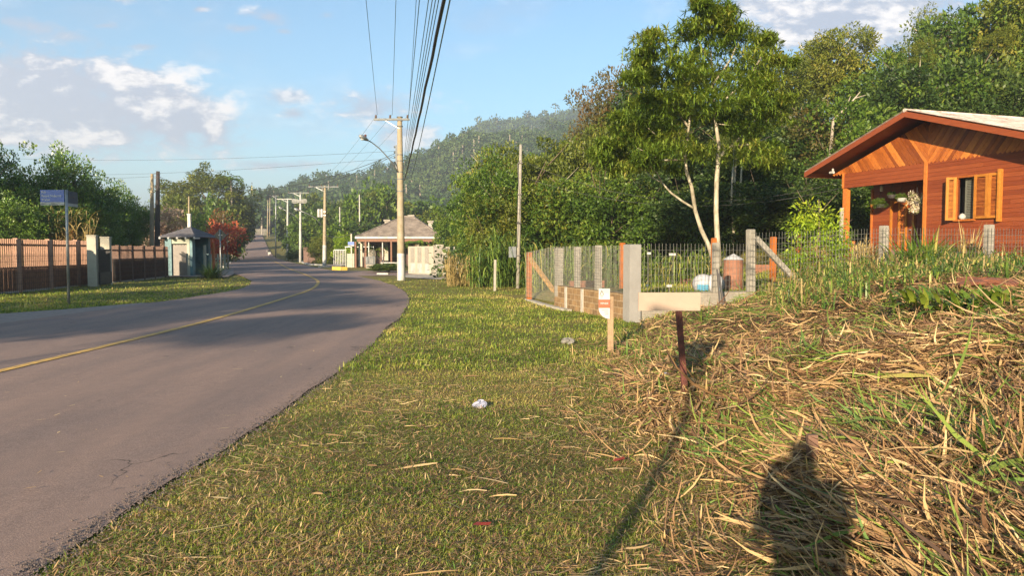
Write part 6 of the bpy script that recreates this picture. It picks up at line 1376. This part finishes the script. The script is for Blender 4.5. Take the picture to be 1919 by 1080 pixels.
def mulch(n, ymin, ymax, seed, xa, xb, hmax, ll, ww, power=1.5, tr=None, flat=.25):
    r = np.random.default_rng(seed); u = r.uniform(0, 1, n); y = (ymin ** (1 - power) + u * (ymax ** (1 - power) - ymin ** (1 - power))) ** (1 / (1 - power))
    a, b = xa(y), xb(y); x = a + r.uniform(0, 1, n) ** 1.0 * (b - a)
    z = H(x, y) + hmax * r.uniform(0, 1, n) ** 1.6
    fld = vnoise(x, y, 1.1, seed) * 6.28 + vnoise(x, y, .5, seed + 1) * 2.2; hd = fld * .5 + r.choice([0, math.pi], n) + r.normal(0, .55, n)
    t = r.beta(3.6, 2.6, n) * .78; gr = r.uniform(0, 1, n) < (.10 + .30 * ss((y - 8.5) / 4) * ss((x - 2.5) / 2) + .5 * ss((vnoise(x, y, .9, seed + 2) - .5) / .2)); t = np.where(gr, r.uniform(.80, .97, n), t); dk = r.uniform(0, 1, n) < .16; t = np.where(dk, r.uniform(0, .25, n), t)
    L_ = ll * np.clip(r.exponential(.8, n), .2, 2.0); pit = r.normal(.06, flat * .9, n)
    return ribbons(np.stack([x, y, z], 1), hd, pit, L_, ww * r.uniform(.3, 1.6, n), r.normal(-.35, .9, n), t, 4, .9, r.normal(0, .6, n))
M1 = mulch(85000, 2.4, 16.2, 201, lambda y: X0(y) + .05, fr, .09, .20, .0145)
M1b = mulch(1500, 2.4, 14, 207, lambda y: X0(y) + .6, fr, .10, .42, .024, 1.4)
M0 = mulch(110000, 2.4, 13, 208, lambda y: X0(y) - .1, fr, .08, .085, .008, 1.7)
M2 = mulch(5200, 3, 13, 202, lambda y: X0(y) - .6, lambda y: X0(y) + .4, .03, .18, .008)
M3 = mulch(5000, 14.5, 17.5, 205, lambda y: np.maximum(X0(y) + .6, 5.2), fr, .08, .4, .02)
link('cut_grass', npmesh('cut_grass', *joinA(M1, M0, M1b, M2, M3), STRAW), kind='stuff', label='thick bed of cut dry cane leaves, straw and green blades on the lot', category='cut vegetation')
def scatter_straw(n, seed, y0, y1, xa, xb, ll, ww, dz):
    r = np.random.default_rng(seed); y = y0 * (y1 / y0) ** r.uniform(0, 1, n); x = xa(y) + r.uniform(0, 1, n) * (xb(y) - xa(y)); clus = vnoise(x, y, .8, seed) > .42; x, y = x[clus], y[clus]; n = len(x)
    return ribbons(np.stack([x, y, H(x, y) + dz], 1), r.normal(0, .5, n) + r.choice([0, math.pi], n), r.normal(.03, .06, n), ll * r.uniform(.25, 1.3, n), ww * r.uniform(.4, 1.5, n), r.normal(-.1, .2, n), r.choice([.36, .5, .6, .7, .74], n) + r.uniform(-.05, .03, n), 3, .9, r.normal(0, .3, n))
S1 = scatter_straw(5200, 301, 3, 14, lambda y: Rs(y) + .15, lambda y: X0(y) + .1, .11, .007, .025)
S1b = scatter_straw(110, 303, 3, 9, lambda y: Rs(y) + .3, lambda y: X0(y) + .1, .26, .017, .035)
def thatch(n, seed, y0, y1, power):
    r = np.random.default_rng(seed); u = r.uniform(0, 1, n); y = (y0 ** (1 - power) + u * (y1 ** (1 - power) - y0 ** (1 - power))) ** (1 / (1 - power)); a = Rs(y) + .02; b = X0(y) + .8; x = a + r.uniform(0, 1, n) * (b - a)
    t = np.clip(r.choice([.1, .25, .4, .5, .6, .85, .9], n, p=[.14, .2, .2, .16, .1, .1, .1]) + r.normal(0, .05, n) + .25 * (vnoise(x, y, .9, 33) - .5), 0, .97)
    return ribbons(np.stack([x, y, H(x, y) + r.uniform(.008, .026, n)], 1), r.uniform(0, 6.28, n), r.normal(.1, .3, n), .042 * r.uniform(.4, 1.6, n), .0048 * r.uniform(.6, 1.6, n), r.normal(-.3, .4, n), t, 2, .8)
T1 = thatch(65000, 309, 2.9, 12, 1.6)
link('straw_litter', npmesh('straw_litter', *joinA(S1, S1b, T1), STRAW), kind='stuff', label='loose pale straw pieces scattered over the mown verge', category='straw')
r = np.random.default_rng(305); n = 70; y = 3.6 * (16 / 3.6) ** r.uniform(0, 1, n); x = Rs(y) - r.uniform(.1, 1, n) ** 1.5 * 5
D1 = ribbons(np.stack([x, y, roadz(x, y) + .03], 1), r.uniform(0, 6.28, n), r.normal(0, .02, n), r.uniform(.02, .13, n), r.uniform(.006, .016, n), r.normal(0, .1, n), r.choice([.1, .5, .7, .75], n), 2)
link('road_litter', npmesh('road_litter', *D1, STRAW), kind='stuff', label='tiny straw bits and leaf scraps lying on the asphalt', category='litter')
# crumbs of gravel along the asphalt edge
r = np.random.default_rng(306); n = 5200; y = 3 * (26 / 3) ** r.uniform(0, 1, n); x = Rs(y) + r.normal(-.03, .07, n); s_ = r.uniform(.003, .009, n)
tet = np.array([(1, 0, -.3), (-.5, .87, -.3), (-.5, -.87, -.3), (0, 0, .9)]); ang = r.uniform(0, 6.28, n); ca, sa = np.cos(ang), np.sin(ang)
TV = tet[None] * s_[:, None, None]; TV = np.stack([TV[..., 0] * ca[:, None] - TV[..., 1] * sa[:, None], TV[..., 0] * sa[:, None] + TV[..., 1] * ca[:, None], TV[..., 2]], -1) + np.stack([x, y, H(x, y) + .022], 1)[:, None]
TF = (np.arange(n)[:, None, None] * 4 + np.array([(0, 1, 3), (1, 2, 3), (2, 0, 3)])[None]).reshape(-1, 3)
link('gravel', npmesh('gravel', TV.reshape(-1, 3), TF, None, GRIT), kind='stuff', label='fine gravel crumbs along the broken asphalt edge', category='gravel')
# a few fresh long blades and sprouts lying on the straw
def blade(label, px, py, hd, L_, w, tt, pit=.2, bend=-.3, m=STRAPG):
    p = gp(px, py) + Vector((0, 0, .14)); t = thing('long_leaf', label, 'leaf', p, 0, 'single long leaves on the cut grass'); n = 1
    A = ribbons(np.zeros((1, 3)), np.array([hd]), np.array([pit]), np.array([L_]), np.array([w]), np.array([bend]), np.array([tt]), 6, .9, np.array([.5])); link('blade', npmesh('blade', *A, m), t)
blade('bright yellow green long leaf lying on the straw', 1650, 742, -.45, .42, .06, .97); blade('long green blade on the straw left of the yellow one', 1600, 738, .1, .6, .03, .8, .1)
blade('fresh green blade on the dry grass near the stake', 1560, 700, 2.9, .5, .03, .85, .1); blade('green blade at the lower right corner', 1800, 960, .4, .6, .035, .75, .25)
strapplant('grass_tuft', 'dark green grass tuft at the right edge of the straw', gp(1880, 860), 90, .5, .018, STRAPG, 71, .5, .8, -1.3, (.2, .7)); strapplant('grass_tuft', 'green weed tuft behind the rusty post', gp(1325, 690), 70, .3, .012, STRAPG, 72, .4, .7, -1.3, (.3, .8))
strapplant('grass_tuft', 'green tuft at the foot of the sale sign', gp(1170, 640), 80, .4, .012, STRAPG, 73, .5, .9, -1.2, (.3, .9)); strapplant('grass_tuft', 'tall weeds in front of the mortared wall', gp(1330, 600), 80, .45, .014, STRAPG, 74, .9, .9, -1.2, (.3, .9))
strapplant('grass_tuft', 'green sprouts in the photographer shadow', gp(1470, 990), 40, .18, .02, STRAPG, 75, .3, .7, -1.3, (.3, .8))

# ================================================================== THE PHOTOGRAPHER (only the shadow is seen)
def person():
    me = bpy.data.meshes.new('body'); J = {'pel': (0, 0, .95), 'ch': (0, .02, 1.22), 'nk': (0, .03, 1.43), 'hd': (0, .05, 1.55), 'top': (0, .04, 1.68),
        'sl': (-.16, .03, 1.38), 'sr': (.16, .03, 1.38), 'el': (-.17, .20, 1.14), 'er': (.17, .20, 1.14), 'wl': (-.09, .33, 1.36), 'wr': (.09, .33, 1.36),
        'hl': (-.11, .0, .88), 'hr': (.11, .0, .88), 'kl': (-.12, .02, .48), 'kr': (.12, .02, .48), 'al': (-.13, -.02, .08), 'ar': (.13, -.02, .08), 'tl': (-.14, .14, .04), 'tr': (.14, .14, .04)}
    Rd = dict(pel=.16, ch=.165, nk=.06, hd=.098, top=.07, sl=.075, sr=.075, el=.048, er=.048, wl=.032, wr=.032, hl=.10, hr=.10, kl=.065, kr=.065, al=.045, ar=.045, tl=.04, tr=.04)
    E = [('pel', 'ch'), ('ch', 'nk'), ('nk', 'hd'), ('hd', 'top'), ('ch', 'sl'), ('ch', 'sr'), ('sl', 'el'), ('sr', 'er'), ('el', 'wl'), ('er', 'wr'), ('pel', 'hl'), ('pel', 'hr'), ('hl', 'kl'), ('hr', 'kr'), ('kl', 'al'), ('kr', 'ar'), ('al', 'tl'), ('ar', 'tr')]
    ks = list(J); vs = [J[k] for k in ks]; es = [(ks.index(a), ks.index(b)) for a, b in E]; rd = [Rd[k] for k in ks]
    for sx, w in ((-1, 'wl'), (1, 'wr')):
        b = J[w]; pi = len(vs); vs.append((b[0] - sx * .03, b[1] + .05, b[2] + .05)); rd.append(.026); es.append((ks.index(w), pi))
        for i in range(5):
            o = Vector((b[0] - sx * (.03 + .0), b[1] + .05, b[2] + .05)); q = o + Vector((-sx * .045, .02 - .0, .035 - .018 * i)) ; e = q + Vector((-sx * .03, -.02, 0)); vs += [tuple(q), tuple(e)]; rd += [.0095, .008]; n = len(vs); es += [(pi, n - 2), (n - 2, n - 1)]
    me.from_pydata(vs, es, []); me.materials.append(SHIRT); p = Vector((-.13, -.62, h1(0, -.6) + .03))
    t = thing('person', 'person in dark clothes holding a phone up, standing behind the camera', 'person', p); o = link('body', me, t); s = o.modifiers.new('skin', 'SKIN')
    for v, q in zip(me.skin_vertices[0].data, rd): v.radius = (q, q)
    me.skin_vertices[0].data[0].use_root = True; o.modifiers.new('sub', 'SUBSURF').levels = 1; o.modifiers['sub'].render_levels = 2
    f = thing('phone', 'phone held up in front of the person behind the camera', 'phone', p + Vector((.13, .40, 1.44)), 0); MB().box(-.08, .08, 0, .009, -.04, .04).build('case', DARKM, f)
person()
# sign post behind the photographer whose long shadow lies on the verge
q = Vector((-2.3, -3.8, h1(-2.3, -3.8))); street_sign('street name sign behind the photographer', q, 3.75, ['Rua'], ['Rua'], dims=(.45, .3), rz=.5)

# ================================================================== AIR
hz = MB().box(-2750, 2750, -61, 2960, -60, 190); hb = hz.build('haze', bpy.data.materials.new('haze_air'), kind='stuff', label='thin pale haze', category='haze')
hm = hb.data.materials[0]; hm.use_nodes = True; nt = hm.node_tree
for n in list(nt.nodes): nt.nodes.remove(n)
ou = nt.nodes.new('ShaderNodeOutputMaterial'); pv = nt.nodes.new('ShaderNodeVolumePrincipled'); pv.inputs['Density'].default_value = HAZE_D; pv.inputs['Color'].default_value = (.80, .88, 1.0, 1); pv.inputs['Anisotropy'].default_value = .2
nt.links.new(pv.outputs[0], ou.inputs['Volume'])
